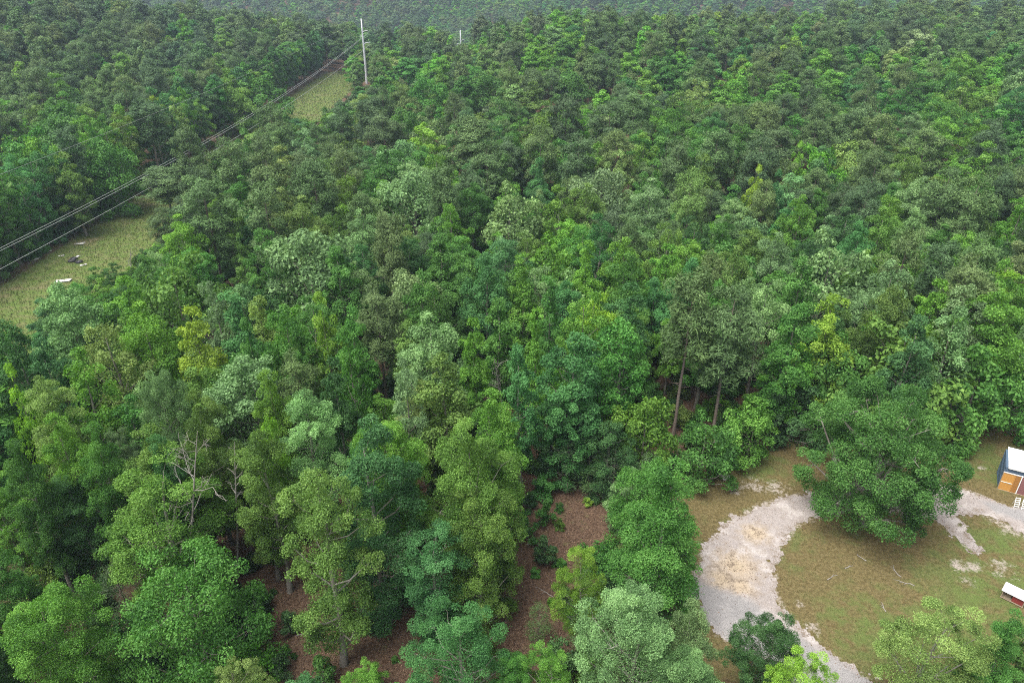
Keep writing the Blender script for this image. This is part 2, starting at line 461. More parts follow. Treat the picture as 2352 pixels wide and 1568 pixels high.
def broad_tree(seed, shape, H, R, nlobe, ppl, per, L, W, limbs=True, pr=(0.30, 0.72), fill=0.16, sides=7, lr=(0.26, 0.43), thick=1.0, trunk_top=0.86, order=0.75, calm=1.0):
    r = np.random.default_rng(seed)
    base, prof = PROFILES[shape]
    z0 = H * base; ch = H - z0
    ln = lobe_noise(r, 14)
    ks = 7
    tzs = np.linspace(0, H * trunk_top, ks)
    off = np.cumsum(r.normal(0, 0.10, (ks, 2)) * (H / 17), axis=0); off[0] = 0
    def axis(z): return np.array([np.interp(z, tzs, off[:, 0]), np.interp(z, tzs, off[:, 1])])
    # boughs: lumps of the crown with dark gaps left between them
    tt = np.linspace(0, 1, 200); wgt = np.cumsum(prof(tt) + 0.15); wgt /= wgt[-1]
    lobes, puffs, tints = [], [], []
    for i in range(nlobe):
        best, bd = None, -1
        for _ in range(9):
            t = float(np.interp(r.random(), wgt, tt))
            th = r.uniform(0, 6.2832)
            d = norm(np.array([math.cos(th), math.sin(th), (t - 0.45) * 1.3]))
            R_ = float(prof(np.array(t))) * R * float(ln(d))
            lrad = R * r.uniform(*lr) * (1.0 if t < .8 else .8)
            rad = max(0.0, R_ - lrad * r.uniform(.55, 1.05)) * (1.0 if r.random() < .8 else r.uniform(.3, .9))
            if calm < 1: rad = min(rad, float(prof(np.array(t))) * R * 1.08 - lrad * .6)
            z = z0 + t * ch * (0.93 + .05 * float(ln(d))) - lrad * .45
            a0 = axis(z)
            c = np.array([a0[0] + math.cos(th) * rad, a0[1] + math.sin(th) * rad, max(z, z0 * .6 + .3)])
            dm = min([np.linalg.norm((c - q[0]) * (1, 1, .9)) / (lrad + q[1]) for q in lobes], default=9)
            if dm > bd: best, bd = (c, lrad, th), dm
        lobes.append(best)
    for (c, lrad, th) in lobes:
        lt = r.normal(0, .15 * calm)
        outd = np.array([math.cos(th) * .6, math.sin(th) * .6, .7])
        k = 0
        m = max(3, int(ppl * (lrad / (R * .38)) ** 1.6 * r.uniform(.8, 1.2)))
        while k < m:
            d = rand_dirs(r, 1)[0]
            if d @ outd < -0.30: continue
            sz = r.uniform(*pr) * (R / 3.3) ** .5
            p = c + d * lrad * r.uniform(.55, 1.12) * np.array([1, 1, .74])
            if p[2] < sz * .5: p[2] = sz * .5
            puffs.append((*p, sz)); tints.append(lt); k += 1
    puffs = np.array(puffs)
    V, F, T = foliage(r, puffs, per, L, W, "broad", tints=tints, order=order, calm=calm)
    nin = int(len(F) * fill)
    if nin:
        t = r.random(nin); th = r.uniform(0, 2 * np.pi, nin)
        rad = prof(t) * R * 0.66 * np.sqrt(r.random(nin))
        c = np.column_stack([np.cos(th) * rad, np.sin(th) * rad, z0 + t * ch * 0.88])
        V2, F2 = diamonds(r, c, norm(r.normal(size=(nin, 3)) + (0, 0, .6)), rand_dirs(r, nin), L, W)
        V = np.concatenate([V, V2]); F = np.concatenate([F, F2 + len(F) * 4]); T = np.concatenate([T, np.clip(r.normal(.45, .2, nin), 0, 1)])
    tb = Tubes()
    tr_r = np.interp(tzs, [0, H * 0.05, H * 0.5, H * 0.86], [0.019 * H, 0.0145 * H, 0.0085 * H, 0.002 * H]) * thick
    tb.add(np.column_stack([off, tzs]), tr_r, sides)
    if limbs:
        for (c, lrad, th) in lobes:
            a0 = axis(c[2]); hr = math.hypot(c[0] - a0[0], c[1] - a0[1])
            za = min(max(H * base * 0.75, c[2] - hr * r.uniform(0.5, 0.95) - 0.3), H * trunk_top * .97)
            a0 = axis(za); p0 = np.array([a0[0], a0[1], za])
            p1 = p0 * .45 + c * .55 + np.array([r.normal(0, .15), r.normal(0, .15), -0.10 * hr + r.normal(0, .1)])
            rr = np.interp(za, tzs, tr_r) * 0.5 * min(1, 0.45 + hr / (R * 1.3))
            tb.add([p0, p1, c], [rr, rr * .66, rr * .3], 5)
            if limbs is True:
                for q in puffs[np.linalg.norm(puffs[:, :3] - c, axis=1) < lrad * 1.15][::2]:
                    tb.add([c, (c + q[:3]) / 2 + r.normal(0, .05, 3), q[:3] + (0, 0, q[3] * .3)], [rr * .3, rr * .2, .008], 3)
    return (V, F, T), tb.get()

def pine_tree(seed, H, R, crown, per, L, W, nl=30, pr=(0.5, 0.8), sides=7, npl=4, cone=False, order=0.75):
    r = np.random.default_rng(seed)
    z0 = H * crown
    tb = Tubes()
    ks = 8
    zs = np.linspace(0, H * 0.97, ks)
    off = np.cumsum(r.normal(0, 0.05, (ks, 2)), axis=0); off[0] = 0
    rt = np.interp(zs, [0, H * .04, H * .5, H * .97], [0.0135 * H, 0.0108 * H, 0.0078 * H, 0.0013 * H])
    tb.add(np.column_stack([off, zs]), rt, sides)
    P = []
    for i in range(nl):
        t = (i + r.random()) / nl
        z = z0 + t * (H - z0)
        if cone: rad = R * (1 - t) ** 0.8 * r.uniform(.75, 1.1) + 0.25
        else: rad = R * math.sin(math.pi * (0.20 + 0.76 * t) ** 0.9) ** 0.7 * r.uniform(0.6, 1.12)
        th = i * 2.39996 + r.normal(0, .45)
        ax = np.array([np.interp(z, zs, off[:, 0]), np.interp(z, zs, off[:, 1])])
        tip = np.array([ax[0] + math.cos(th) * rad, ax[1] + math.sin(th) * rad, z + rad * r.uniform(-0.05, .75) * (0.4 + t)])
        p0 = np.array([ax[0], ax[1], z])
        mid = p0 * .5 + tip * .5 + (0, 0, -0.08 * rad)
        rb = np.interp(z, zs, rt) * 0.34
        tb.add([p0, mid, tip], [rb, rb * .7, rb * .3], 4)
        m = max(1, int(round(npl * rad / R)))
        for q in range(m):
            f = 1 - 0.62 * (q / max(1, npl)) * r.uniform(.7, 1.3)
            c = p0 + (tip - p0) * f + np.array([r.normal(0, .28), r.normal(0, .28), r.normal(.1, .38)]) * (R / 2.6)
            P.append((*c, r.uniform(*pr)))
    P.append((off[-1][0], off[-1][1], H - 0.25, pr[0]))
    # a few bare stubs under the crown
    if not cone:
        for q in range(7):
            z = H * r.uniform(crown * 0.6, crown); th = r.uniform(0, 6.28); l = r.uniform(.5, 1.6)
            ax = np.array([np.interp(z, zs, off[:, 0]), np.interp(z, zs, off[:, 1])])
            p0 = np.array([ax[0], ax[1], z]); tb.add([p0, p0 + (math.cos(th) * l, math.sin(th) * l, 0.15 * l)], [.03, .012], 4)
    V, F, T = foliage(r, np.array(P), per, L, W, "pine", order=order)
    return (V, F, T), tb.get()

# ------------------------------------------------------------------ prototype tree meshes at three levels of detail
def crown_trunk_meshes(nm, tree, leaf, barkm):
    (V, F, T), (TV, TF) = tree
    return quad_mesh(nm + "_crown", V, F, [leaf], attrs={"tint": ("FACE", T)}), quad_mesh(nm + "_trunk", TV, TF, [barkm], smooth=True)

def joined_mesh(nm, tree, leaf, barkm):
    (V, F, T), (TV, TF) = tree
    VV = np.concatenate([V, TV]); FF = np.concatenate([F, TF + len(V)])
    return quad_mesh(nm, VV, FF, [leaf, barkm], np.r_[np.zeros(len(F)), np.ones(len(TF))], {"tint": ("FACE", np.r_[T, np.full(len(TF), .5)])})

H0, R0 = 17.0, 3.3
SHAPES = ["oval", "cone", "dome", "column", "loose", "skirt"]
BL0, BL1, BL2 = {}, {}, {}
for si, sh in enumerate(SHAPES):
    nl = 30 if sh != "loose" else 22
    near_r = {"oval": (3.6, 2.5), "skirt": (3.6, 2.5), "loose": (3.5, 2.5), "dome": (3.8,), "cone": (3.2,), "column": (2.4,)}[sh]
    BL0[sh] = [(crown_trunk_meshes("near_" + sh, broad_tree(100 + si * 7 + q, sh, H0, rr, nl, 9, 860 if sh != "skirt" else 960, 0.126, 0.080, fill=.20), M["leaf"], M["bark"]), rr) for q, rr in enumerate(near_r)]
    BL1[sh] = [(crown_trunk_meshes("mid_" + sh, broad_tree(200 + si * 7 + q, sh, H0, rr, nl - 2, 7, 270, 0.24, 0.155, limbs=2, sides=5, pr=(.40, .78), order=.6, calm=.9), M["leaf"], M["bark"]), rr) for q, rr in enumerate((3.7, 2.6))]
for si, sh in enumerate(["oval", "dome", "cone", "loose", "skirt"]):
    BL2[sh] = [joined_mesh("far_" + sh, broad_tree(300 + si * 3 + q, sh, H0, R0, 20, 5, 105, 0.46, 0.32, limbs=False, pr=(0.5, 0.95), sides=4, order=.40, calm=.6), M["leaf_far"], M["bark"]) for q in range(2)]
HL, RL = 8.0, 3.0
LOW0 = [crown_trunk_meshes("near_low", broad_tree(170 + q, "skirt", HL, RL, 26, 10, 760, 0.128, 0.080), M["leaf"], M["bark"]) for q in range(2)]
LOW1 = [crown_trunk_meshes("mid_low", broad_tree(180 + q, "skirt", HL, RL, 20, 7, 200, 0.28, 0.18, limbs=2, sides=5, pr=(.42, .8), order=.55), M["leaf"], M["bark"]) for q in range(2)]
HP, RP = 17.0, 2.7
PN0 = [crown_trunk_meshes("near_pine", pine_tree(400 + q, HP, RP, [.44, .52][q], 760, 0.26, 0.042, nl=50, npl=5, pr=(.32, .56), order=.5), M["needle"], M["pine_bark"]) for q in range(2)]
PN1 = [crown_trunk_meshes("mid_pine", pine_tree(410 + q, HP, RP, [.42, .5, .36][q], 150, 0.42, 0.10, nl=42, sides=5, pr=(.55, .9), order=.55), M["needle"], M["pine_bark"]) for q in range(3)]
PN2 = [joined_mesh("far_pine", pine_tree(420 + q, HP, RP, [.42, .48, .35][q], 75, 0.60, 0.24, nl=32, sides=4, npl=4, pr=(.65, 1.05), order=.40), M["needle_far"], M["pine_bark"]) for q in range(3)]
YP0 = [crown_trunk_meshes("young_pine", pine_tree(430 + q, 6.0, 1.5, .08, 190, 0.26, 0.034, nl=36, pr=(.35, .5), npl=3, cone=True), M["needle"], M["pine_bark"]) for q in range(2)]
SAP0 = [crown_trunk_meshes("sapling", broad_tree(440 + q, "cone", 4.0, 1.0, 9, 6, 420, 0.20, 0.11, pr=(.40, .62)), M["leaf"], M["bark"]) for q in range(2)]

CLR = {
    "G": (0.060, 0.176, 0.027), "D": (0.040, 0.110, 0.028), "Y": (0.104, 0.250, 0.028), "L": (0.185, 0.345, 0.032),
    "B": (0.052, 0.168, 0.044), "S": (0.145, 0.255, 0.092), "O": (0.094, 0.184, 0.031), "K": (0.180, 0.290, 0.072),
    "M": (0.112, 0.220, 0.038), "P": (0.064, 0.121, 0.034), "Q": (0.084, 0.144, 0.038), "R": (0.051, 0.100, 0.035),
}
CLR = {k: tuple(c * (1.12 if k not in "LK" else 1.0) for c in v) for k, v in CLR.items()}
WORD = {"G": "mid green", "D": "dark green", "Y": "bright yellow-green", "L": "lime yellow", "B": "blue-green", "S": "silvery pale green",
        "O": "olive green", "K": "pale lime", "M": "fresh moss green", "P": "dark olive", "Q": "lighter olive", "R": "very dark grey-green"}

# ------------------------------------------------------------------ ground
def ring_lines(lo, hi, step, limit_lo, limit_hi, grow=1.13):
    mid = list(np.arange(lo, hi + 1e-6, step))
    a, s = hi, step
    while a < limit_hi:
        s = min(s * grow, 45); a += s; mid.append(a)
    a, s = lo, step
    pre = []
    while a > limit_lo:
        s = min(s * grow, 45); a -= s; pre.append(a)
    return np.array(pre[::-1] + mid)

xs = ring_lines(-18, 56, 0.4, -1400, 1400)
ys = ring_lines(28, 78, 0.4, -250, 1900)
xs = np.unique(np.r_[xs, np.arange(-92, -52, 1.5)])
GX, GY = np.meshgrid(xs, ys)
GZ = terrain(GX, GY)

def poly_world(pts):
    return np.array([hit(u, v)[:2] for u, v in pts])

def inside(P, x, y):
    x = np.asarray(x); y = np.asarray(y)
    c = np.zeros(x.shape, bool)
    n = len(P)
    for i in range(n):
        x1, y1 = P[i]; x2, y2 = P[(i + 1) % n]
        k = ((y1 > y) != (y2 > y)) & (x < (x2 - x1) * (y - y1) / (y2 - y1 + 1e-12) + x1)
        c ^= k
    return c

def edge_dist(P, x, y, closed=True):
    x = np.asarray(x, float); y = np.asarray(y, float)
    d = np.full(x.shape, 1e9)
    n = len(P)
    for i in range(n if closed else n - 1):
        a, b = P[i], P[(i + 1) % n]
        ab = b - a
        t = np.clip(((x - a[0]) * ab[0] + (y - a[1]) * ab[1]) / (ab @ ab + 1e-12), 0, 1)
        d = np.minimum(d, np.hypot(x - a[0] - t * ab[0], y - a[1] - t * ab[1]))
    return d

LAWN = poly_world([(1585, 1105), (1690, 1062), (1830, 1008), (1930, 985), (2060, 990), (2150, 1020), (2235, 968), (2352, 945), (2620, 930), (2800, 1568), (1640, 1568), (1590, 1480), (1540, 1250), (1560, 1150)])
TRAIL = poly_world([(1520, 1120), (1400, 1150), (1280, 1220), (1215, 1390), (1120, 1500), (930, 1500), (800, 1530), (690, 1440), (685, 1300)])
lawn = np.clip(0.5 + np.where(inside(LAWN, GX, GY), 1, -1) * edge_dist(LAWN, GX, GY) / 3.0, 0, 1)
lawn[GY > 110] = 0
inrow = np.clip((10.5 - np.abs(GX + 71.5)) / 2.5, 0, 1) * sst(62, 75, GY) * (1 - sst(328, 345, GY))
green = np.zeros_like(GX); sand = np.zeros_like(GX)
for u, v, r_ in ((2000, 1440, 3.2), (2240, 1320, 2.6), (2330, 1330, 2.5), (2250, 1380, 3.0), (2275, 1085, 2.0), (2250, 1035, 2.4), (1740, 1075, 2.2), (2230, 1245, 1.8), (2300, 1250, 2.4), (2200, 1440, 3.4), (2320, 1440, 3)):
    x, y, _ = hit(u, v); green = np.maximum(green, G(np.hypot(GX - x, GY - y) / r_))
for u, v, r_ in ((2205, 1298, 1.5), (2235, 1300, 1.2), (2300, 1305, 1.8), (1735, 1115, 2.2), (1790, 1120, 1.8), (1690, 1122, 1.5), (2255, 1075, .8), (2220, 1335, 1.0), (2310, 1205, 2.2), (1870, 1440, 1.0), (1840, 1390, .8)):
    x, y, _ = hit(u, v); sand = np.maximum(sand, 0.9 * G(np.hypot(GX - x, GY - y) / r_))
ny, nx = GX.shape
idx = np.arange(nx * ny).reshape(ny, nx)
GF = np.stack([idx[:-1, :-1], idx[:-1, 1:], idx[1:, 1:], idx[1:, :-1]], -1).reshape(-1, 4)

# driveway outline
OUTER = [(1960, 1650), (1800, 1568), (1701, 1500), (1618, 1440), (1590, 1380), (1588, 1313), (1618, 1246), (1668, 1196), (1735, 1158), (1801, 1138), (1860, 1128), (1960, 1108), (2080, 1098), (2201, 1113), (2251, 1133), (2318, 1156), (2360, 1168), (2480, 1195)]
INNER = [(2500, 1290), (2352, 1228), (2301, 1199), (2251, 1180), (2200, 1186), (2224, 1226), (2256, 1262), (2252, 1276), (2232, 1268), (2185, 1226), (2135, 1192), (2040, 1178), (1940, 1178), (1868, 1198), (1828, 1218), (1795, 1262), (1785, 1313), (1795, 1366), (1818, 1416), (1868, 1468), (1935, 1511), (2001, 1557), (2100, 1620), (2130, 1650)]
DRIVE = poly_world(OUTER + INNER)
x0, y0 = DRIVE.min(0) - 1; x1, y1 = DRIVE.max(0) + 1
cs = 0.16
dx, dy = np.arange(x0, x1, cs), np.arange(y0, y1, cs)
DX, DY = np.meshgrid(dx, dy)
rag = 0.24 * np.sin(DX * 1.1 + 2.0 * np.sin(DY * .7)) + 0.20 * np.sin(DX * 3.1 + 1.7 * np.sin(DY * 1.9)) + 0.13 * np.sin(DY * 4.3 + 2.1 * np.sin(DX * 2.7)) + 0.10 * np.sin(9 * DX + 5 * np.sin(7 * DY)) + rng.normal(0, .13, DX.shape)
SD = np.where(inside(DRIVE, DX, DY), 1, -1) * edge_dist(DRIVE, DX, DY)
sd = SD + rag
# pull the sand mask of the ground towards the drive's margins
gsd = np.where(inside(DRIVE, GX, GY), 1, -1) * edge_dist(DRIVE, GX, GY)
near_d = (np.abs(GX) < 70) & (GY > 20) & (GY < 90)
sand = np.maximum(sand, np.where(near_d, 0.75 * sst(-0.9, 0.25, gsd), 0))
ground_me = quad_mesh("ground", np.column_stack([GX.ravel(), GY.ravel(), GZ.ravel()]), GF, [M["ground"]],
                      attrs={"lawn": ("POINT", lawn.ravel()), "field": ("POINT", inrow.ravel()), "green": ("POINT", green.ravel()), "sand": ("POINT", sand.ravel())}, smooth=True)
tag(obj("ground", ground_me), "forest floor, lawn and rough grass clearing", kind="structure")

keep = (sd[:-1, :-1] > 0) & (sd[1:, 1:] > 0) & (sd[:-1, 1:] > 0) & (sd[1:, :-1] > 0)
di = np.arange(DX.size).reshape(DX.shape)
DF = np.stack([di[:-1, :-1], di[:-1, 1:], di[1:, 1:], di[1:, :-1]], -1)[keep]
used, inv = np.unique(DF.ravel(), return_inverse=True)
DVx, DVy = DX.ravel()[used], DY.ravel()[used]
asph = np.zeros_like(DVx); tanm = np.zeros_like(DVx)
ASPH1 = poly_world([(1588, 1330), (1650, 1352), (1720, 1372), (1775, 1420), (1850, 1470), (1990, 1556), (2120, 1650), (1940, 1650), (1700, 1492), (1600, 1420)])
ASPH2 = poly_world([(2249, 1149), (2300, 1158), (2360, 1172), (2480, 1205), (2490, 1270), (2352, 1200), (2290, 1178)])
for Pq in (ASPH1, ASPH2):
    asph = np.maximum(asph, np.clip(0.5 + np.where(inside(Pq, DVx, DVy), 1, -1) * edge_dist(Pq, DVx, DVy) / 2.6, 0, 1))
for u, v, r_ in ((1690, 1300, 2.0), (1735, 1225, 1.4), (1660, 1330, 1.5), (1700, 1345, 1.3)):
    x, y, _ = hit(u, v); tanm = np.maximum(tanm, G(np.hypot(DVx - x, DVy - y) / r_))
edg = 1 - np.clip(SD.ravel()[used] / 1.1, 0, 1)
dme = quad_mesh("driveway", np.column_stack([DVx, DVy, terrain(DVx, DVy) + 0.02]), inv.reshape(-1, 4), [M["drive"]],
                attrs={"asphalt": ("POINT", asph), "tan": ("POINT", tanm), "edge": ("POINT", edg)}, smooth=True)
tag(obj("driveway", dme), "pale gravel driveway with worn grey asphalt curving round the lawn", kind="structure")

# ------------------------------------------------------------------ the trees that can be read off the photograph
TREES = []      # dicts: x,y,z,H,R,col,kind,shape,label,listed
def T(u, vt, w, col, shape="oval", H=16.0, base=None, kind="broad", label=None, rmul=1.0):
    if base is not None:
        x, y, z = hit(*base)
        d = ray(u, vt); t = y / d[1]
        H = CAM_H + d[2] * t - z
    else:
        x, y, zt = hit(u, vt, H); z = tz(x, y)
    _, _, dep = proj(x, y, z + H * 0.62)
    R = max(0.5, w * 0.5 * dep / FPX * rmul * (0.9 if dep < 70 else 1.04))
    TREES.append(dict(x=x, y=y, z=z, H=H, R=R, col=col, kind=kind, shape=shape, label=label, listed=True, u=u, v=vt, w=w))

# near trees, foot given where it can be judged
T(470, 1062, 300, "Y", "loose", base=(440, 1420), label="tall bright green tree with bare grey forked limbs in its top")
T(485, 1290, 320, "G", "skirt", base=(490, 1560), label="full mid green tree with foliage to the ground beside the leaf-littered trail")
T(215, 1345, 250, "Y", "dome", base=(210, 1640), label="broad yellow-green tree with loose bright clumps below the dark gap")
T(85, 1236, 180, "G", "cone", base=(95, 1520), label="green tree with a pointed top beside the bare grey dead tree")
T(222, 1085, 170, "D", "oval", base=(235, 1330), label="dark grey-green tree between the bright yellow-green trees")
T(70, 1085, 165, "Y", "oval", base=(60, 1310), label="bright yellow-green tree behind the bare grey dead tree")
T(50, 1440, 160, "D", "dome", base=(40, 1690))
T(517, 1515, 130, "K", "loose", H=7, label="small pale lime tree at the foot of the full mid green tree")
T(735, 1050, 200, "O", "column", base=(790, 1525), label="tall loose olive-yellow tree overhanging the leaf-littered trail")
T(640, 1090, 120, "O", "oval", base=(640, 1330))
T(870, 945, 205, "B", "skirt", base=(885, 1400), label="tall dense blue-green tree beside the broad moss green crown")
T(1085, 955, 240, "M", "oval", base=(1090, 1390), label="broad moss green tree in front of the vivid green crown")
T(1125, 882, 165, "Y", "oval", base=(1130, 1250), label="vivid yellow-green rounded crown standing before the dead snag")
T(1110, 1115, 205, "O", "skirt", base=(1100, 1445), label="dark olive-topped tree with foliage to the ground along the trail")
T(972, 1212, 160, "B", "column", base=(1010, 1500), label="narrow silvery blue-green tree rising alone from the trail")
T(1060, 1395, 220, "B", "skirt", base=(1075, 1640), label="blue-green tree in front of the narrow silvery one by the trail")
T(1320, 1240, 120, "L", "loose", base=(1330, 1470), label="small lime yellow tree with a thin bare trunk on the trail")
T(1500, 1062, 255, "G", "cone", rmul=1.05, base=(1490, 1420), label="pyramid-shaped glossy green tree between trail and gravel drive")
T(1450, 1335, 250, "S", "oval", base=(1440, 1680), label="pale silvery tree with whitish leaf clumps beside the driveway")
T(1545, 1372, 130, "S", "oval", base=(1550, 1640))
T(1600, 1490, 210, "S", "dome", H=11, label="low silvery green crown close under the driveway's asphalt stretch")
T(1795, 1402, 160, "D", "oval", H=9, label="dark green small tree overlapping the grey asphalt")
T(1845, 1490, 150, "L", "loose", H=9, label="lime yellow small tree in front of the dark green one by the asphalt")
T(2170, 1388, 235, "K", "loose", H=11, label="pale lime flowering-looking tree standing in the open lawn corner")
T(2335, 1412, 170, "G", "cone", H=10, label="mid green tree beside the little white-roofed hutch")
T(1270, 1495, 130, "Y", "loose", H=7)
T(1180, 1500, 110, "G", "dome", H=6)
T(830, 1540, 100, "Y", "dome", H=3.5)
# wood edge round the lawn
T(1605, 960, 150, "G", "skirt", base=(1605, 1105), label="bushy mid green tree at the lawn corner over a white crate")
T(1455, 915, 160, "Y", "skirt", base=(1465, 1110))
T(1720, 920, 115, "Y", "skirt", base=(1715, 1055), label="bright bushy tree with foliage to the ground at the lawn's far edge")
T(1805, 870, 130, "D", "skirt", base=(1810, 1010))
T(1290, 876, 110, "B", "column", base=(1300, 1110))
T(1385, 960, 130, "D", "skirt", base=(1390, 1130))
T(1770, 780, 115, "Y", "loose", base=(1775, 990), label="bright yellow-green feathery tree next to the tall pine's bare trunk")
T(1870, 770, 140, "G", "oval", base=(1880, 975))
T(2015, 740, 240, "O", "dome", base=(2020, 1000), label="big olive green domed tree directly behind the spreading lawn tree")
T(2205, 775, 185, "G", "skirt", base=(2195, 1010), label="tall mid green tree with foliage to the ground at the lawn's far edge")
T(2305, 790, 140, "G", "skirt", base=(2300, 985))
T(2400, 760, 150, "G", "oval", base=(2400, 970))
T(2305, 670, 160, "Y", "dome")
T(2130, 720, 120, "B", "oval")
T(2220, 706, 110, "S", "loose")
# tall pines
T(1560, 640, 118, "P", base=(1546, 1000), kind="pine", label="tall pine with a long bare trunk behind the bushy lawn-corner trees")
T(1690, 680, 126, "P", base=(1636, 1005), kind="pine", label="tall pine with a pale leaning-looking bare trunk above the lawn's far corner")
T(884, 670, 95, "Q", base=(890, 930), kind="pine", label="slender pine with a dark bare trunk in the middle of the broadleaf wood")
T(503, 420, 110, "P", base=(516, 665), kind="pine", label="tall pine with a long bare trunk beside the power line clearing")
T(400, 390, 100, "P", base=(403, 520), kind="pine")
# mid wood
for a in [
    (954, 620, 100, "G"), (1114, 570, 115, "B"), (1204, 577, 95, "Y", "cone"), (1350, 543, 105, "Y", "cone"), (1437, 573, 110, "G"),
    (1344, 656, 125, "Y", "loose"), (1150, 676, 90, "G"), (1450, 650, 100, "B"), (990, 710, 155, "S"), (1080, 730, 90, "Y"),
    (1334, 763, 155, "B", "dome"), (1437, 736, 145, "G", "dome"), (1024, 816, 165, "O"), (794, 700, 85, "G"), (1200, 786, 100, "B"),
    (917, 823, 100, "S", "loose"), (1230, 700, 80, "Y", "cone"), (1270, 620, 80, "G", "cone"),
    (130, 646, 140, "S", "dome"), (280, 636, 95, "Y"), (383, 580, 185, "O", "dome"), (320, 686, 145, "Y"), (425, 706, 100, "L", "oval"),
    (230, 720, 170, "K", "loose"), (533, 653, 115, "B", "cone"), (643, 690, 125, "G"), (730, 680, 75, "Y", "cone"), (165, 800, 140, "Y", "loose"),
    (357, 833, 135, "S", "dome"), (83, 770, 100, "B"), (15, 735, 110, "D", "dome"), (443, 893, 175, "O"), (700, 530, 200, "S", "dome"),
    (607, 946, 75, "L", "dome"), (700, 890, 155, "S", "loose"), (753, 820, 100, "D"), (327, 960, 170, "O"), (200, 953, 115, "G"),
    (115, 935, 125, "Y"), (20, 845, 75, "L"), (83, 860, 130, "K", "loose"), (590, 985, 150, "O", "loose"), (610, 836, 120, "Y"),
    (345, 985, 120, "B"), (20, 990, 120, "G"), (780, 560, 90, "G"), (790, 760, 80, "G"), (560, 740, 80, "G"), (480, 640, 80, "S", "loose"),
    (1785, 526, 95, "S"), (1595, 583, 120, "B"), (1690, 556, 105, "O"), (1920, 540, 175, "S", "dome"), (2060, 590, 115, "S"),
    (2060, 655, 125, "O", "dome"), (1920, 665, 155, "L", "cone"), (2155, 640, 90, "Y"), (2220, 653, 100, "S", "dome"), (1768, 630, 125, "S", "loose"),
    (1980, 500, 90, "B"), (2310, 603, 75, "Y"), (1830, 690, 110, "G"), (1640, 640, 100, "G"), (1530, 560, 90, "Y"), (1860, 590, 100, "G"),
    (945, 397, 150, "S", "dome"), (830, 473, 90, "S"), (1240, 355, 85, "B", "cone"), (1160, 360, 70, "G"), (1170, 423, 135, "S", "dome"),
    (1424, 350, 70, "S", "cone"), (1380, 390, 125, "S"), (1500, 405, 110, "S"), (1345, 415, 105, "O"), (1280, 430, 75, "O"),
    (1530, 290, 80, "G"), (1477, 310, 80, "Y"), (1270, 247, 90, "O", "dome"), (1330, 167, 95, "G", "dome"), (1110, 163, 105, "G", "dome"),
    (970, 170, 85, "G", "dome"), (930, 130, 75, "G"), (1057, 173, 60, "G"), (1225, 187, 65, "O"), (1150, 207, 75, "G"), (1290, 87, 60, "G"),
    (1214, 117, 65, "Y"), (1254, 117, 55, "Y"), (1535, 153, 65, "G"), (2130, 405, 110, "S", "dome"), (2040, 470, 100, "O"), (1845, 440, 90, "Y"),
    (2110, 470, 100, "S"), (1900, 175, 75, "G", "dome"), (2110, 150, 75, "G", "dome"), (2040, 195, 70, "G"), (1840, 330, 40, "L", "cone"), (1745, 385, 45, "L", "cone"),
    (1790, 395, 40, "B", "cone"), (2090, 335, 90, "O"), (2270, 330, 80, "Y"), (2000, 120, 55, "Y"), (1660, 185, 80, "Y"), (1800, 170, 70, "Y"),
    (1690, 290, 55, "G"), (1890, 340, 70, "B"), (2310, 230, 80, "G"), (1620, 360, 80, "O"), (1490, 160, 60, "Y"), (1445, 120, 70, "Y"),
    (590, 165, 110, "G", "dome"), (655, 95, 80, "G"), (520, 185, 90, "O", "dome"), (140, 240, 120, "G", "dome"), (50, 290, 110, "G", "dome"),
    (45, 140, 55, "L"), (350, 225, 50, "L"), (395, 225, 40, "K"), (75, 222, 60, "O"), (230, 320, 110, "G", "dome"), (270, 245, 70, "Y"),
    (80, 320, 110, "Y"), (40, 330, 90, "G"), (145, 355, 80, "O"), (430, 60, 45, "Y"), (510, 65, 45, "Y"), (690, 445, 110, "K", "oval"), (560, 300, 60, "G"),
    (640, 340, 80, "K"), (700, 300, 70, "S"), (745, 250, 40, "G"),
]:
    u, v, w, c = a[:4]
    T(u, v, w, c, a[4] if len(a) > 4 else "oval", H=16.0 if v > 560 else 15.0)
for a in [(1088, 280, 110, "P"), (1014, 393, 75, "P"), (1120, 335, 90, "P"), (880, 265, 80, "P"), (845, 235, 75, "R"), (620, 250, 75, "P"), (520, 330, 80, "P"),
          (610, 360, 85, "P"), (1400, 240, 80, "R"), (1300, 230, 70, "R"), (1460, 215, 75, "P"), (1650, 310, 80, "P"), (1750, 330, 70, "R"), (1420, 310, 70, "Q"),
          (1560, 330, 75, "P"), (2088, 543, 80, "P"), (2260, 560, 95, "P"), (2235, 610, 115, "Q"), (2020, 270, 80, "Q"), (1980, 250, 75, "P"), (2180, 400, 90, "P"),
          (2250, 420, 95, "P"), (1590, 405, 75, "O"), (1330, 320, 80, "R"), (1240, 300, 70, "Q"), (330, 240, 80, "R"), (420, 300, 60, "P"), (150, 300, 60, "R"),
          (1180, 100, 55, "R"), (1060, 110, 45, "P"), (1950, 60, 60, "R"), (1750, 60, 60, "R"), (1640, 600, 70, "Q"), (720, 380, 90, "P"), (600, 430, 90, "P")]:
    T(*a, H=17.0, kind="pine")
LISTED = list(TREES)

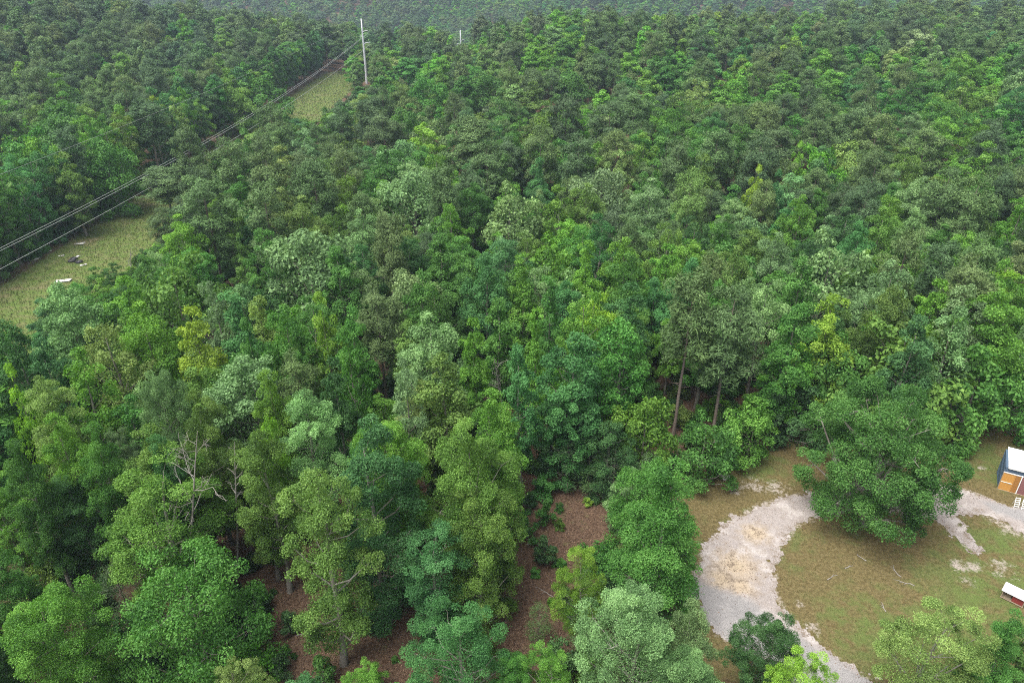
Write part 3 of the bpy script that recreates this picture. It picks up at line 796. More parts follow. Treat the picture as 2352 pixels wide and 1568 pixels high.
# young pines and saplings standing in the open
SMALL = []
for (u, vt, ub, vb, w, col, kd, lab) in [
    (287, 1285, 300, 1400, 95, "R", "young_pine", "young dark pine in the gap between the bright green trees"),
    (1290, 1005, 1300, 1120, 95, "R", "young_pine", None), (1400, 1030, 1405, 1140, 110, "R", "young_pine", None), (1470, 1045, 1470, 1145, 95, "R", "young_pine", None),
    (1340, 1040, 1345, 1130, 80, "P", "young_pine", None),
    (1320, 1410, 1335, 1510, 85, "P", "young_pine", "young grey-green pine beneath the small lime yellow tree"),
    (1225, 1395, 1232, 1470, 60, "P", "young_pine", "thin young pine standing on the trail by the dark olive-topped tree"),
    (1400, 1440, 1400, 1560, 75, "P", "young_pine", None),
    (1252, 1142, 1253, 1205, 44, "G", "sapling", "small conical green sapling standing alone on the reddish trail"),
    (1252, 1228, 1250, 1292, 56, "D", "sapling", "dark green leafy sapling below the conical one on the reddish trail"),
    (1200, 1175, 1205, 1235, 60, "G", "sapling", None), (1350, 1140, 1350, 1160, 26, "L", "sapling", "tiny lime sapling among the red leaf litter near the wood"),
    (1395, 1140, 1397, 1162, 30, "G", "sapling", None), (665, 1400, 668, 1450, 50, "D", "sapling", "dark sapling on the brown trail under the full green tree"),
    (745, 1500, 745, 1568, 60, "G", "sapling", None), (650, 1500, 648, 1550, 50, "D", "sapling", None),
    (1210, 1130, 1215, 1165, 40, "D", "sapling", None), (1340, 1330, 1345, 1375, 55, "O", "sapling", None), (1300, 1345, 1300, 1400, 50, "D", "sapling", None),
]:
    x, y, z = hit(ub, vb)
    d = ray(u, vt); t = y / d[1]
    Hh = max(0.8, CAM_H + d[2] * t - z)
    _, _, dep = proj(x, y, z)
    SMALL.append(dict(x=x, y=y, z=z, H=Hh, R=w * .5 * dep / FPX, col=col, kind=kd, label=lab))

OAK = dict(zip("xyz", hit(1984, 1203)))

# ------------------------------------------------------------------ fill the rest of the wood
CLEAR_IMG = [
    [(0, 625), (60, 612), (200, 560), (345, 490), (345, 560), (240, 600), (150, 640), (75, 690), (80, 755), (0, 735)],
    [(660, 268), (745, 196), (835, 195), (770, 240), (735, 275)],
    [(1590, 1105), (1830, 1010), (1830, 1560), (1620, 1450)], [(2150, 1020), (2352, 960), (2352, 1370), (2130, 1370)],
    [(1190, 1150), (1400, 1150), (1380, 1210), (1250, 1330), (1190, 1440), (1150, 1430)], [(640, 1300), (700, 1270), (740, 1560), (640, 1560)], [(890, 1400), (960, 1400), (960, 1560), (890, 1560)],
]
CLEAR_PTS = []
for Pq in CLEAR_IMG:
    A = np.array(Pq, float)
    lo, hi = A.min(0), A.max(0)
    gx, gy = np.meshgrid(np.arange(lo[0], hi[0], 18), np.arange(lo[1], hi[1], 14))
    k = inside(A, gx, gy)
    CLEAR_PTS.append(np.column_stack([gx[k], gy[k]]))
CLEAR_PTS = np.concatenate(CLEAR_PTS)
CLEAR_DEP = np.full(len(CLEAR_PTS), 1e9)
for (ua, va, ub, vb, wv) in ((1560, 640, 1547, 965, 22), (1690, 680, 1640, 970, 22), (884, 670, 889, 885, 12), (503, 430, 515, 645, 10), (1135, 820, 1160, 905, 30), (300, 570, 300, 612, 8), (100, 1160, 98, 1215, 30), (430, 1000, 418, 1290, 16), (2012, 890, 2012, 1200, 150), (843, 50, 843, 190, 4), (1060, 66, 1062, 104, 3)):
    for f in np.linspace(0, 1, 12):
        for o_ in (-wv, 0, wv):
            CLEAR_PTS = np.vstack([CLEAR_PTS, [ua + (ub - ua) * f + o_, va + (vb - va) * f]])
            x_, y_, z_ = (-31.5, 470, 0) if ub == 1062 else hit(ub, vb)
            CLEAR_DEP = np.append(CLEAR_DEP, proj(x_, y_, z_)[2] - 1.0)
LB = np.array([[t["u"], t["v"] + t["w"] * .45, t["w"], proj(t["x"], t["y"], t["z"] + t["H"] * .7)[2]] for t in LISTED])

CELL = 7.0
grid = {}
def put(t):
    grid.setdefault((int(t["x"] // CELL), int(t["y"] // CELL)), []).append(t)
def clash(x, y, R, f):
    cx, cy = int(x // CELL), int(y // CELL)
    for i in (-2, -1, 0, 1, 2):
        for j in (-2, -1, 0, 1, 2):
            for q in grid.get((cx + i, cy + j), ()):
                if (q["x"] - x) ** 2 + (q["y"] - y) ** 2 < (f * (q["R"] + R)) ** 2: return True
    return False
for t in TREES + SMALL: put(t)

for (z0_, zA, sg) in ((19.0, 20.0, 8.8), (17.8, 17.8, 7.8), (15.8, 15.5, 7.2)):     # keep the conductors in sight
    for f in np.linspace(0.36, 0.97, 46):
        u_, v_, d_ = proj(-76 + 17.5 * f, -60 + f * 378, z0_ + (zA - z0_) * f - 4 * sg * f * (1 - f))
        CLEAR_PTS = np.vstack([CLEAR_PTS, [u_, v_]]); CLEAR_DEP = np.append(CLEAR_DEP, d_ - 1)
def blocked(x, y, z, H, R):
    """would a tree here hide open ground or a crown the photograph shows"""
    uT, vT, d = proj(x, y, z + H)
    uB, vB, _ = proj(x, y, z)
    wpx = R * FPX / d
    cu, cv = 0.5 * (uT + uB), vT + (vB - vT) * 0.45
    hv = max(8, (vB - vT) * 0.5)
    if d < 600:
        e = ((CLEAR_PTS[:, 0] - cu) / (wpx + 3)) ** 2 + ((CLEAR_PTS[:, 1] - cv) / (hv + 3)) ** 2
        if ((e < 1) & (CLEAR_DEP > d)).any(): return True
    nearer = LB[:, 3] > d + 1.0
    hide = nearer & (np.abs(LB[:, 0] - cu) < wpx * .75 + LB[:, 2] * 0.28) & (vT < LB[:, 1] + LB[:, 2] * 0.25) & (vB > LB[:, 1])
    return bool(hide.any())

def region_pick(x, y, u, v, depth):
    """kind and colour of a fill tree by where it grows"""
    n = math.sin(x / 37 + 2) * math.cos(y / 29) + 0.6 * math.sin(x / 13 - y / 19)
    if x < -88 and y > 190: pp = 0.74
    elif x < -88: pp = 0.22
    elif depth > 480: pp = 0.25
    elif v < 430: pp = 0.47 if x > 10 else 0.32
    elif v < 540: pp = 0.26
    else: pp = 0.05
    pp = min(0.95, max(0.02, pp + 0.22 * n)) if v < 540 else pp
    if random.random() < pp:
        return "pine", random.choices("PQR", (5, 3, 2.4))[0], "pine"
    cw = dict(G=30, D=10, Y=20, B=12, S=12, O=12, L=1.6, K=4) if v > 430 else dict(G=34, D=4, Y=30, B=8, S=8, O=10, L=1.6, K=4)
    if depth > 420: cw = dict(G=36, D=6, Y=20, B=14, S=8, O=8, K=3)
    return "broad", random.choices(list(cw), list(cw.values()))[0], random.choices(["oval", "dome", "cone", "loose", "skirt"], (5, 4, 1.6, 2.5, 1))[0]

def open_ground(x, y):
    if 22 < y < 110 and x > -5 and (inside(LAWN, np.array([x]), np.array([y]))[0] or edge_dist(LAWN, np.array([x]), np.array([y]))[0] < 1.5): return True
    if y < 75 and edge_dist(TRAIL, np.array([x]), np.array([y]), closed=False)[0] < 2.6: return True
    if -81.5 < x < -62.5 and 55 < y < 332: return True
    return False

# dark wall of trees along the far side of the clearing
yy = 92.0
while yy < 336:
    x = -83.6 + random.uniform(-1.2, 1.0); R = random.uniform(2.5, 3.4)
    z = tz(x, yy); Hh = random.uniform(13, 17.5)
    u, v, d = proj(x, yy, z + Hh)
    t = dict(x=x, y=yy, z=z, H=Hh, R=R, col=random.choices("GDBOY", (4, 4, 2, 1, 1))[0], kind="broad", shape="skirt", label=None, listed=False, u=u, v=v, w=2 * R * FPX / d)
    if not clash(x, yy, R, 0.45): TREES.append(t); put(t)
    yy += random.uniform(2.9, 4.3)

def fill(ylo, yhi, n, f, rlo, rhi, margin):
    for _ in range(n):
        y = math.sqrt(random.uniform(ylo * ylo, yhi * yhi))
        half = (1176 + margin) / FPX * (y * CP + 40 * SP) + 3
        x = random.uniform(-half, half)
        if open_ground(x, y): continue
        R = random.uniform(rlo, rhi)
        if clash(x, y, R, f): continue
        z = tz(x, y)
        Hh = random.uniform(10.5, 16.0) + (R - 3) * 1.1
        u, v, d = proj(x, y, z + Hh)
        if v < -260 or v > 1900: continue
        kind, col, shape = region_pick(x, y, u, v, d)
        if kind == "pine": R *= 0.80; Hh *= 1.10
        ok = False
        for m in ((1, .8, .62, .45, .32) if d < 130 else (1, .85, .7, .55, .42) if d < 330 else (1,)):
            if d > 600 or not blocked(x, y, z, Hh * m, R * max(m, .6)): ok = True; break
        if not ok: continue
        Hh *= m; R *= max(m, .6)
        if m < .5: kind = "broad"; shape = "skirt" if kind == "broad" else shape; col = col if col in "GDYBSOLK" else "D"
        u, v, d = proj(x, y, z + Hh)
        t = dict(x=x, y=y, z=z, H=Hh, R=R, col=col, kind=kind, shape=shape, label=None, listed=False, u=u, v=v, w=2 * R * FPX / d)
        TREES.append(t); put(t)
fill(30, 130, 5200, 0.70, 2.5, 4.2, 260)
fill(100, 340, 14000, 0.78, 3.1, 5.0, 240)
fill(330, 950, 26000, 0.80, 3.8, 5.8, 160)

# bushes under the trees
def understorey(n):
    pts_ = CLEAR_PTS[CLEAR_DEP > 1e8]
    for _ in range(n):
        y = math.sqrt(random.uniform(32 ** 2, 150 ** 2))
        half = 1400 / FPX * (y * CP + 40 * SP)
        x = random.uniform(-half, half)
        R = random.uniform(.7, 1.6)
        if open_ground(x, y):
            if inside(LAWN, np.array([x]), np.array([y]))[0] or -81.5 < x < -62.5: continue
            if random.random() < .6: continue
            R = random.uniform(.25, .55)
        Hh = R * random.uniform(1.3, 2.4)
        if clash(x, y, R, .42): continue
        z = tz(x, y)
        u, v, d = proj(x, y, z + Hh * .5)
        if R > .62 and ((np.abs(pts_[:, 0] - u) < R * FPX / d) & (np.abs(pts_[:, 1] - v) < Hh * .5 * FPX / d)).any(): continue
        t = dict(x=x, y=y, z=z, H=Hh, R=R, col=random.choices("GDYOB", (4, 4, 2, 2, 1))[0], kind="bush", shape="skirt", label=None, listed=False, u=u, v=v, w=2 * R * FPX / d)
        TREES.append(t); put(t)
understorey(6200)

# ------------------------------------------------------------------ individuals and the mass of the far wood
def in_view(t):
    return -t["w"] * .4 < t["u"] < 2352 + t["w"] * .4 and -t["w"] * .3 < t["v"] < 1568
for t in TREES: t["dep"] = proj(t["x"], t["y"], t["z"] + t["H"] * .6)[2]
vis = sorted([t for t in TREES if in_view(t)], key=lambda t: -t["w"] - (1000 if t["listed"] and t["label"] else 0))
ind = [t for t in vis if t["kind"] == "broad"][:300] + [t for t in vis if t["kind"] == "pine"][:290]
ids = {id(t) for t in ind}
rest = [t for t in TREES if id(t) not in ids]

def place_of(t):
    x, y, d = t["x"], t["y"], t["dep"]
    if x < -80 and abs(x + 83.6) < 3 and y > 90: return "in the row lining the clearing"
    if x < -80: return "on the hill across the clearing" if y > 185 else "in the wood across the clearing"
    if x < -50 and y < 120: return "beside the grassy clearing"
    if x < -35 and y > 120: return "near the power line"
    if y < 64 and x < 0: return "beside the leaf-littered trail"
    if y < 75 and x >= 0: return "by the lawn"
    if d < 115: return "between trail and power line" if x < 20 else "behind the lawn"
    if d < 170: return "in the mixed wood"
    return "far back in the wood"
FORM = {"oval": "rounded", "cone": "pointed", "dome": "wide domed", "column": "narrow", "loose": "open", "skirt": "bushy"}

def plant(t, name, meshes, h0, r0, cat, label, group):
    root = empty(name, (t["x"], t["y"], t["z"] - 0.05), random.uniform(0, 6.283))
    cm, tm = meshes
    c = obj("crown", cm, root); k = obj("trunk", tm, root)
    s = (t["R"] / r0, t["R"] / r0, t["H"] / h0)
    c.scale = s
    k.scale = (min(s[0], s[2] * 1.3), min(s[1], s[2] * 1.3), s[2]) if False else s
    cc = np.array(CLR[t["col"]]) * (1 + np.random.default_rng(int(abs(t["x"] * 131 + t["y"] * 17))).normal(0, .045, 3))
    c.color = (*np.clip(cc, 0.01, .9), 1)
    tag(root, label, cat, group)
    return root

NXY = np.array([(t["x"], t["y"]) for t in ind])
def beside(t):
    dd = np.hypot(NXY[:, 0] - t["x"], NXY[:, 1] - t["y"])
    for j in np.argsort(dd)[1:5]:
        q = ind[j]
        if q["col"] != t["col"]: return f"next to {'an' if q['col'] == 'O' else 'a'} {WORD[q['col']]} {'pine' if q['kind'] == 'pine' else 'tree'}"
    return ""
def auto_label(t):
    size = "low " if t["H"] < 9.5 else "tall " if t["H"] > 16.4 else "broad " if t["R"] > 4.1 else "slim " if t["R"] < 2.5 else ""
    what = f"{size}{WORD[t['col']]} pine" if t["kind"] == "pine" else f"{size}{FORM[t['shape']]} {WORD[t['col']]} tree"
    full = f"{what} {place_of(t)} {beside(t)}".strip()
    return full if len(full.split()) <= 16 else f"{what} {place_of(t)}"
for t in ind:
    near = t["dep"] < 62
    lab = t["label"] or auto_label(t)
    if t["kind"] == "broad":
        if t["H"] / t["R"] < 3.4:
            plant(t, "broadleaf_tree", random.choice(LOW0 if near else LOW1), HL, RL, "broadleaf tree", lab, "broadleaf trees " + place_of(t))
        else:
            ms, r0 = min((BL0 if near else BL1)[t["shape"]], key=lambda q: abs(math.log(q[1] / H0 / (t["R"] / t["H"]))) + random.uniform(0, .12))
            plant(t, "broadleaf_tree", ms, H0, r0, "broadleaf tree", lab, "broadleaf trees " + place_of(t))
    else:
        plant(t, "pine_tree", random.choice(PN0 if near else PN1), HP, RP, "pine tree", lab, "pine trees " + place_of(t))
for t in SMALL:
    if t["kind"] == "young_pine":
        plant(t, "young_pine", random.choice(YP0), 6.0, 1.5, "young pine", t["label"] or "young dark pine standing over red leaf litter at the wood's edge", "young pines at the wood edge")
    else:
        plant(t, "sapling", random.choice(SAP0), 4.0, 1.0, "sapling", t["label"] or "leafy green sapling on the leaf-littered trail", "saplings on the trail")

# far wood: one mass, instanced on points
protos = bpy.data.collections.new("far_wood_forms")
pl, pkey = [], {}
def proto(key, me):
    if key not in pkey:
        o = bpy.data.objects.new("form_%03d" % len(pl), me)
        protos.objects.link(o); pkey[key] = len(pl); pl.append(o)
    return pkey[key]
mid_join = {sh: joined_mesh("mid_whole_" + sh, broad_tree(500 + i, sh, H0, R0, 24, 6, 170, 0.32, 0.20, limbs=2, sides=5, pr=(.45, .8), order=.5, calm=.75), M["leaf_far"], M["bark"]) for i, sh in enumerate(["oval", "dome", "loose", "skirt"])}
mid_pine = joined_mesh("mid_whole_pine", pine_tree(520, HP, RP, .42, 130, 0.44, 0.11, nl=40, sides=5, pr=(.55, .9), order=.5), M["needle_far"], M["pine_bark"])
BUSH = [joined_mesh("bush", broad_tree(540 + q, "skirt", 2.4, 1.3, 9, 6, 330, 0.19, 0.12, pr=(.45, .8)), M["leaf_far"], M["bark"]) for q in range(2)]
pts, pidx, prot, pscl, pcol = [], [], [], [], []
for t in rest:
    mid = t["dep"] < 190
    if t["kind"] == "broad":
        if mid:
            sh = t["shape"] if t["shape"] in mid_join else "oval"; k = proto(("m", sh), mid_join[sh])
        else:
            sh = t["shape"] if t["shape"] in ("oval", "dome", "cone") else random.choice(("oval", "dome")); q = random.randrange(2); k = proto(("f", sh, q), BL2[sh][q])
        sc = (t["R"] / R0, t["R"] / R0, t["H"] / H0)
    elif t["kind"] == "bush":
        q = random.randrange(2); k = proto(("b", q), BUSH[q]); sc = (t["R"] / 1.3, t["R"] / 1.3, t["H"] / 2.4)
    else:
        q = random.randrange(3)
        k = proto("mp", mid_pine) if mid else proto(("p", q), PN2[q])
        sc = (t["R"] / RP, t["R"] / RP, t["H"] / HP)
    pts.append((t["x"], t["y"], t["z"] - .05)); pidx.append(k); prot.append((0, 0, random.uniform(0, 6.283))); pscl.append(sc)
    c = np.array(CLR[t["col"]]) * np.array([random.gauss(1, .10), random.gauss(1, .07), random.gauss(1, .10)])
    pcol.append((*np.clip(c, .01, .9), 1))
fm = bpy.data.meshes.new("forest")
fm.from_pydata(pts, [], [])
a = fm.attributes.new("form", "INT", "POINT"); a.data.foreach_set("value", np.array(pidx, np.int32))
a = fm.attributes.new("turn", "FLOAT_VECTOR", "POINT"); a.data.foreach_set("vector", np.array(prot, np.float32).ravel())
a = fm.attributes.new("size", "FLOAT_VECTOR", "POINT"); a.data.foreach_set("vector", np.array(pscl, np.float32).ravel())
a = fm.attributes.new("leaf_colour", "FLOAT_COLOR", "POINT"); a.data.foreach_set("color", np.array(pcol, np.float32).ravel())
forest = tag(obj("forest", fm), "far-off mixed forest of pines and broadleaf trees receding over low hills", kind="stuff")
ng = bpy.data.node_groups.new("far_wood", "GeometryNodeTree")
ng.interface.new_socket("Geometry", in_out="INPUT", socket_type="NodeSocketGeometry")
ng.interface.new_socket("Geometry", in_out="OUTPUT", socket_type="NodeSocketGeometry")
gi, go = ng.nodes.new("NodeGroupInput"), ng.nodes.new("NodeGroupOutput")
iop = ng.nodes.new("GeometryNodeInstanceOnPoints")
ci = ng.nodes.new("GeometryNodeCollectionInfo")
ci.inputs["Collection"].default_value = protos
ci.inputs["Separate Children"].default_value = True
ci.inputs["Reset Children"].default_value = True
def named(nm, dt):
    n = ng.nodes.new("GeometryNodeInputNamedAttribute"); n.data_type = dt; n.inputs["Name"].default_value = nm
    return n.outputs["Attribute"]
m2p = ng.nodes.new("GeometryNodeMeshToPoints")
ng.links.new(gi.outputs[0], m2p.inputs["Mesh"])
ng.links.new(m2p.outputs[0], iop.inputs["Points"])
ng.links.new(ci.outputs[0], iop.inputs["Instance"])
iop.inputs["Pick Instance"].default_value = True
ng.links.new(named("form", "INT"), iop.inputs["Instance Index"])
e2r = ng.nodes.new("FunctionNodeEulerToRotation")
ng.links.new(named("turn", "FLOAT_VECTOR"), e2r.inputs[0])
ng.links.new(e2r.outputs[0], iop.inputs["Rotation"])
ng.links.new(named("size", "FLOAT_VECTOR"), iop.inputs["Scale"])
ng.links.new(iop.outputs[0], go.inputs[0])
forest.modifiers.new("far_wood", "NODES").node_group = ng
print("TREES", len(TREES), "individuals", len(ind), "rest", len(rest), "forms", len(pl))

# ------------------------------------------------------------------ the spreading tree on the lawn
def lawn_tree():
    r = np.random.default_rng(77)
    x, y, z = OAK["x"], OAK["y"], OAK["z"]
    dtop = ray(2000, 893); Hh = CAM_H + dtop[2] * y / dtop[1]
    R = 6.2
    root = empty("spreading_tree", (x, y, z - .05))
    tag(root, "large spreading dark green tree standing alone on the lawn inside the driveway bend", "tree")
    (V, F, Tt), (TV, TF) = broad_tree(81, "spread", Hh, R, 50, 11, 560, .17, .105, pr=(.36, .70), lr=(.21, .31), thick=1.9, trunk_top=.62, fill=.06)
    cr = obj("crown", quad_mesh("spreading_crown", V, F, [M["leaf"]], attrs={"tint": ("FACE", Tt)}), root)
    cr.color = (0.078, 0.215, 0.037, 1)
    obj("trunk", quad_mesh("spreading_trunk", TV, TF, [M["bark"]], smooth=True), root)
lawn_tree()

# ------------------------------------------------------------------ dead trees
def dead_tree(u, vt, base, label, seed, nb=9, spread=0.5, thick=0.012, start=0.35, fan=False):
    r = np.random.default_rng(seed)
    x, y, z = hit(*base)
    d = ray(u, vt); t = y / d[1]
    Hh = CAM_H + d[2] * t - z
    tx = d[0] * t - x
    root = empty("dead_tree", (x, y, z - .05))
    tag(root, label, "dead tree", "bare dead trees in the wood")
    def P(f): return np.array([tx * f, 0.15 * math.sin(f * 5), Hh * f])
    tb = Tubes(); fs = np.linspace(0, 1, 7)
    tb.add([P(f) for f in fs], [Hh * thick * (1.05 - f) + .012 for f in fs], 7)
    obj("trunk", quad_mesh("dead_trunk", *tb.get(), [M["dead_wood"]], smooth=True), root)
    for i in range(nb):
        f = start + (0.97 - start) * (i + r.random()) / nb
        th = r.uniform(0, 6.283); L = Hh * spread * r.uniform(.5, 1.1) * (1.15 - f * .75)
        dv = np.array([math.cos(th), math.sin(th), r.uniform(.3, 1.1)]); dv /= np.linalg.norm(dv)
        tb = Tubes()
        p0 = P(f); k = p0 + dv * L * .5 + r.normal(0, .08, 3) * L; e = k + norm(dv + r.normal(0, .3, 3) + (0, 0, .25)) * L * .55
        rb = Hh * thick * (1.1 - f) * .55 + .008
        tb.add([p0, (p0 + k) / 2 + r.normal(0, .03, 3) * L, k, e], [rb, rb * .8, rb * .6, .012], 5)
        for q in range(6):
            g = r.uniform(.3, 1); b0 = p0 * (1 - g) + k * g if g < .5 else k * (2 - 2 * g) + e * (2 * g - 1)
            e2 = b0 + norm(dv + r.normal(0, .7, 3)) * L * r.uniform(.2, .42)
            tb.add([b0, (b0 + e2) / 2 + r.normal(0, .03, 3) * L, e2], [rb * .45, rb * .35, .009], 4)
        obj("branch", quad_mesh("dead_branch", *tb.get(), [M["dead_wood"]], smooth=True), root)
dead_tree(1135, 818, (1165, 1010), "bleached dead snag with twisted side branches behind the vivid green crown", 3, 8, .28, .016, .55)
dead_tree(105, 1160, (98, 1330), "bare grey dead tree with fanned twigs in a dark gap", 4, 12, .45, .010, .6)
dead_tree(455, 985, (425, 1415), "tall bare dead tree with forked pale limbs above the bright green crown", 5, 13, .26, .0062, .55)
dead_tree(300, 568, (300, 650), "pale bare dead tree at the edge of the rough grass clearing", 6, 8, .4, .012, .4)
dead_tree(540, 1010, (545, 1330), "thin pale dead trunk between the tall bright tree and the olive trees", 8, 9, .15, .006, .6)
dead_tree(690, 850, (700, 1010), "dead twiggy treetop poking out of the thin silvery tree", 9, 9, .28, .008, .6)
dead_tree(2015, 232, (2015, 330), "pale bare dead tree far back among the dark pines", 11, 10, .4, .012, .5)

# ------------------------------------------------------------------ power line
def pole(bx, by, Hh, label, arms):
    z = tz(bx, by)
    root = empty("transmission_pole", (bx, by, z - .05))
    tag(root, label, "utility pole", "steel poles of the power line")
    tb = Tubes(); fs = np.linspace(0, 1, 6)
    tb.add([(0, 0, Hh * f) for f in fs], [.55 - .33 * f for f in fs], 12)
    obj("shaft", quad_mesh("shaft", *tb.get(), [M["steel"]], smooth=True), root)
    for (ax, az, rise) in arms:
        tb = Tubes(); tb.add([(0, 0, az), (ax * .5, 0, az + rise * .75), (ax, 0, az + rise)], [.16, .12, .08], 8)
        ar = obj("arm", quad_mesh("arm", *tb.get(), [M["steel"]], smooth=True), root)
        tb = Tubes(); hs = np.linspace(0, .9, 10)
        tb.add([(ax * .97, 0, az + rise - h) for h in hs], [.07 if i % 2 else .13 for i in range(10)], 8)
        obj("insulator", quad_mesh("insulator", *tb.get(), [M["insulator"]], smooth=True), ar)
    return Vector((bx, by, z))
bx, by, bz = hit(843, 192)
dt = ray(835, 43); PH = CAM_H + dt[2] * by / dt[1] - bz
P1 = pole(bx, by, PH, "tall grey steel transmission pole with short arms at the end of the grass clearing",
          [(2.4, PH * .80, .6), (2.6, PH * .62, .6), (-0.9, PH * .73, .25)])
b2x, b2y = -31.5, 470.0
H2 = (CAM_H + ray(1060, 69)[2] * b2y / ray(1060, 69)[1]) - tz(b2x, b2y)
P2 = pole(b2x, b2y, H2, "small distant steel transmission pole rising from the valley forest", [(2.4, H2 * .80, .6), (2.6, H2 * .64, .6), (-2.4, H2 * .73, .4)])
def span(a, b, sag, rad, label, grp="wires of the power line"):
    a, b = np.array(a, float), np.array(b, float)
    fs = np.linspace(0, 1, 41)
    pts_ = [a * (1 - f) + b * f - np.array([0, 0, 4 * sag * f * (1 - f)]) for f in fs]
    tb = Tubes(); tb.add(pts_, [rad] * 41, 5)
    o = obj("power_line_wire", quad_mesh("power_line_wire", *tb.get(), [M["wire"]], smooth=True))
    tag(o, label, "wire", grp)
WX, WY = -78.0, -60.0        # the line's previous support, behind the viewpoint
cA = (P1.x + 2.33, P1.y, P1.z + PH * .80 - .3); cB = (P1.x - .87, P1.y, P1.z + PH * .73 - .65); cC = (P1.x + 2.52, P1.y, P1.z + PH * .62 - .3); cS = (P1.x, P1.y, P1.z + PH - .1)
span((WX + 2.3, WY, 19.0), cA, 8.8, .028, "upper pale conductor of the power line ending at the pole's top arm")
span((WX + 1.0, WY, 17.8), cB, 7.8, .028, "conductor ending at the pole's short opposite arm")
span((WX + 2.3, WY, 15.8), cC, 7.2, .028, "lowest pale conductor of the power line ending at the pole's lower arm")
span((WX, WY, 22.0), cS, 4.2, .016, "thin shield wire running to the top of the steel pole")

# ------------------------------------------------------------------ shed, hutch and odds and ends round the lawn
def basis(p, q):
    d = np.array(q) - np.array(p); a = math.atan2(d[1], d[0]); return a
def shed():
    bl = hit(2291, 1122); br_ = hit(2324, 1131)
    ang = basis(bl[:2], br_[:2])
    root = empty("shed", (bl[0], bl[1], bl[2] - .02), ang)
    tag(root, "slate blue shed with a white metal roof and a plywood front at the lawn's edge", "shed")
    Wd, Dp, Hf = 4.6, 2.9, 2.6
    wf = 1.45      # plywood panel width
    def prism(name, prof, x0_, x1_, mat, par):
        k = len(prof)
        V = np.array([(x0_, a, b) for a, b in prof] + [(x1_, a, b) for a, b in prof])
        me = bpy.data.meshes.new(name)
        F = [tuple(range(k))[::-1], tuple(range(k, 2 * k))] + [(i, (i + 1) % k, k + (i + 1) % k, k + i) for i in range(k)]
        me.from_pydata([tuple(v) for v in V], [], F); me.materials.append(mat); me.update()
        return obj(name, me, par)
    # main body set a little behind the plywood front
    w = prism("wall", [(.12, 0), (Dp, 0), (Dp, 2.9), (.12, Hf)], 0.03, Wd, M["blue_paint"], root)
    for i in range(7):
        box_obj("siding_board", [(0.015, Dp * .5 + .06, .22 + i * .38, .03, Dp - .14, .035)], M["blue_paint"], w)
    prism("roof", [(.0, Hf + .02), (Dp + .25, 2.96), (Dp + .25, 3.06), (.0, Hf + .12)], .20, Wd + .25, M["white_metal"], root)
    for i in range(9):
        prism("roof_seam", [(.01, Hf + .12), (Dp + .24, 3.06), (Dp + .24, 3.09), (.01, Hf + .15)], .55 + i * .5, .60 + i * .5, M["white_metal"], root)
    prism("roof_edge", [(-.02, Hf - .04), (.0, Hf - .04), (.0, Hf + .13), (-.02, Hf + .13)], .19, Wd + .26, M["white_paint"], root)
    # plywood front
    box_obj("plywood_panel", [(wf * .33, .03, 1.02, wf * .66, .03, 2.0)], M["plywood"], root)
    box_obj("plywood_panel", [(wf * .845, .03, 1.02, wf * .30, .03, 2.0)], M["plywood_dark"], root)
    box_obj("batten", [(wf * .68, .0, 1.02, .05, .035, 2.04)], M["plywood"], root)
    box_obj("batten", [(wf * .33, -.005, .98, wf * .62, .03, .05)], M["white_paint"], root)
    box_obj("latch", [(wf * .5, -.03, .98, .16, .03, .07)], M["white_paint"], root)
    box_obj("top_rail", [(wf * .5, .0, 2.08, wf + .06, .05, .08)], M["white_paint"], root)
    box_obj("corner_post", [(wf + .04, -.01, 1.05, .07, .07, 2.16)], M["white_paint"], root)
    box_obj("corner_post", [(-.02, .0, 1.03, .05, .05, 2.1)], M["raw_wood"], root)
    box_obj("maroon_panel", [(wf + .1 + 1.5, .03, 1.02, 3.0, .03, 2.0)], M["maroon"], root)
    box_obj("top_rail", [(wf + .1 + 1.5, .0, 2.09, 3.0, .05, .07)], M["white_paint"], root)
    box_obj("sill_beam", [(wf + 1.0, .02, .02, 5.0, .09, .09)], M["raw_wood"], root)
shed()

def ladder(u, v, k, label):
    x, y, z = hit(u, v)
    root = empty("slatted_stand", (x, y, z), math.radians(-14))
    tag(root, label, "slatted stand", "white slatted stands by the shed")
    tilt = .22
    for sx in (-.19, .19):
        tb = Tubes(); tb.add([(sx, -.02, 0), (sx, .02 + tilt, 1.0)], [.028, .028], 4)
        obj("rail", quad_mesh("rail", *tb.get(), [M["white_paint"]]), root)
    for i in range(5):
        f = .12 + i * .2
        box_obj("slat", [(0, -.02 + (tilt + .04) * f, f, .40, .03, .085)], M["white_paint"], root)
    for sx in (-.17, .17):
        tb = Tubes(); tb.add([(sx, .5, 0), (sx, .23, .9)], [.02, .02], 4)
        obj("prop", quad_mesh("prop", *tb.get(), [M["white_paint"]]), root)
ladder(2334, 1165, 0, "white slatted ladder-like stand on the grass strip before the shed")
ladder(2351, 1170, 1, "white slatted stand beside its twin near the maroon shed panel")

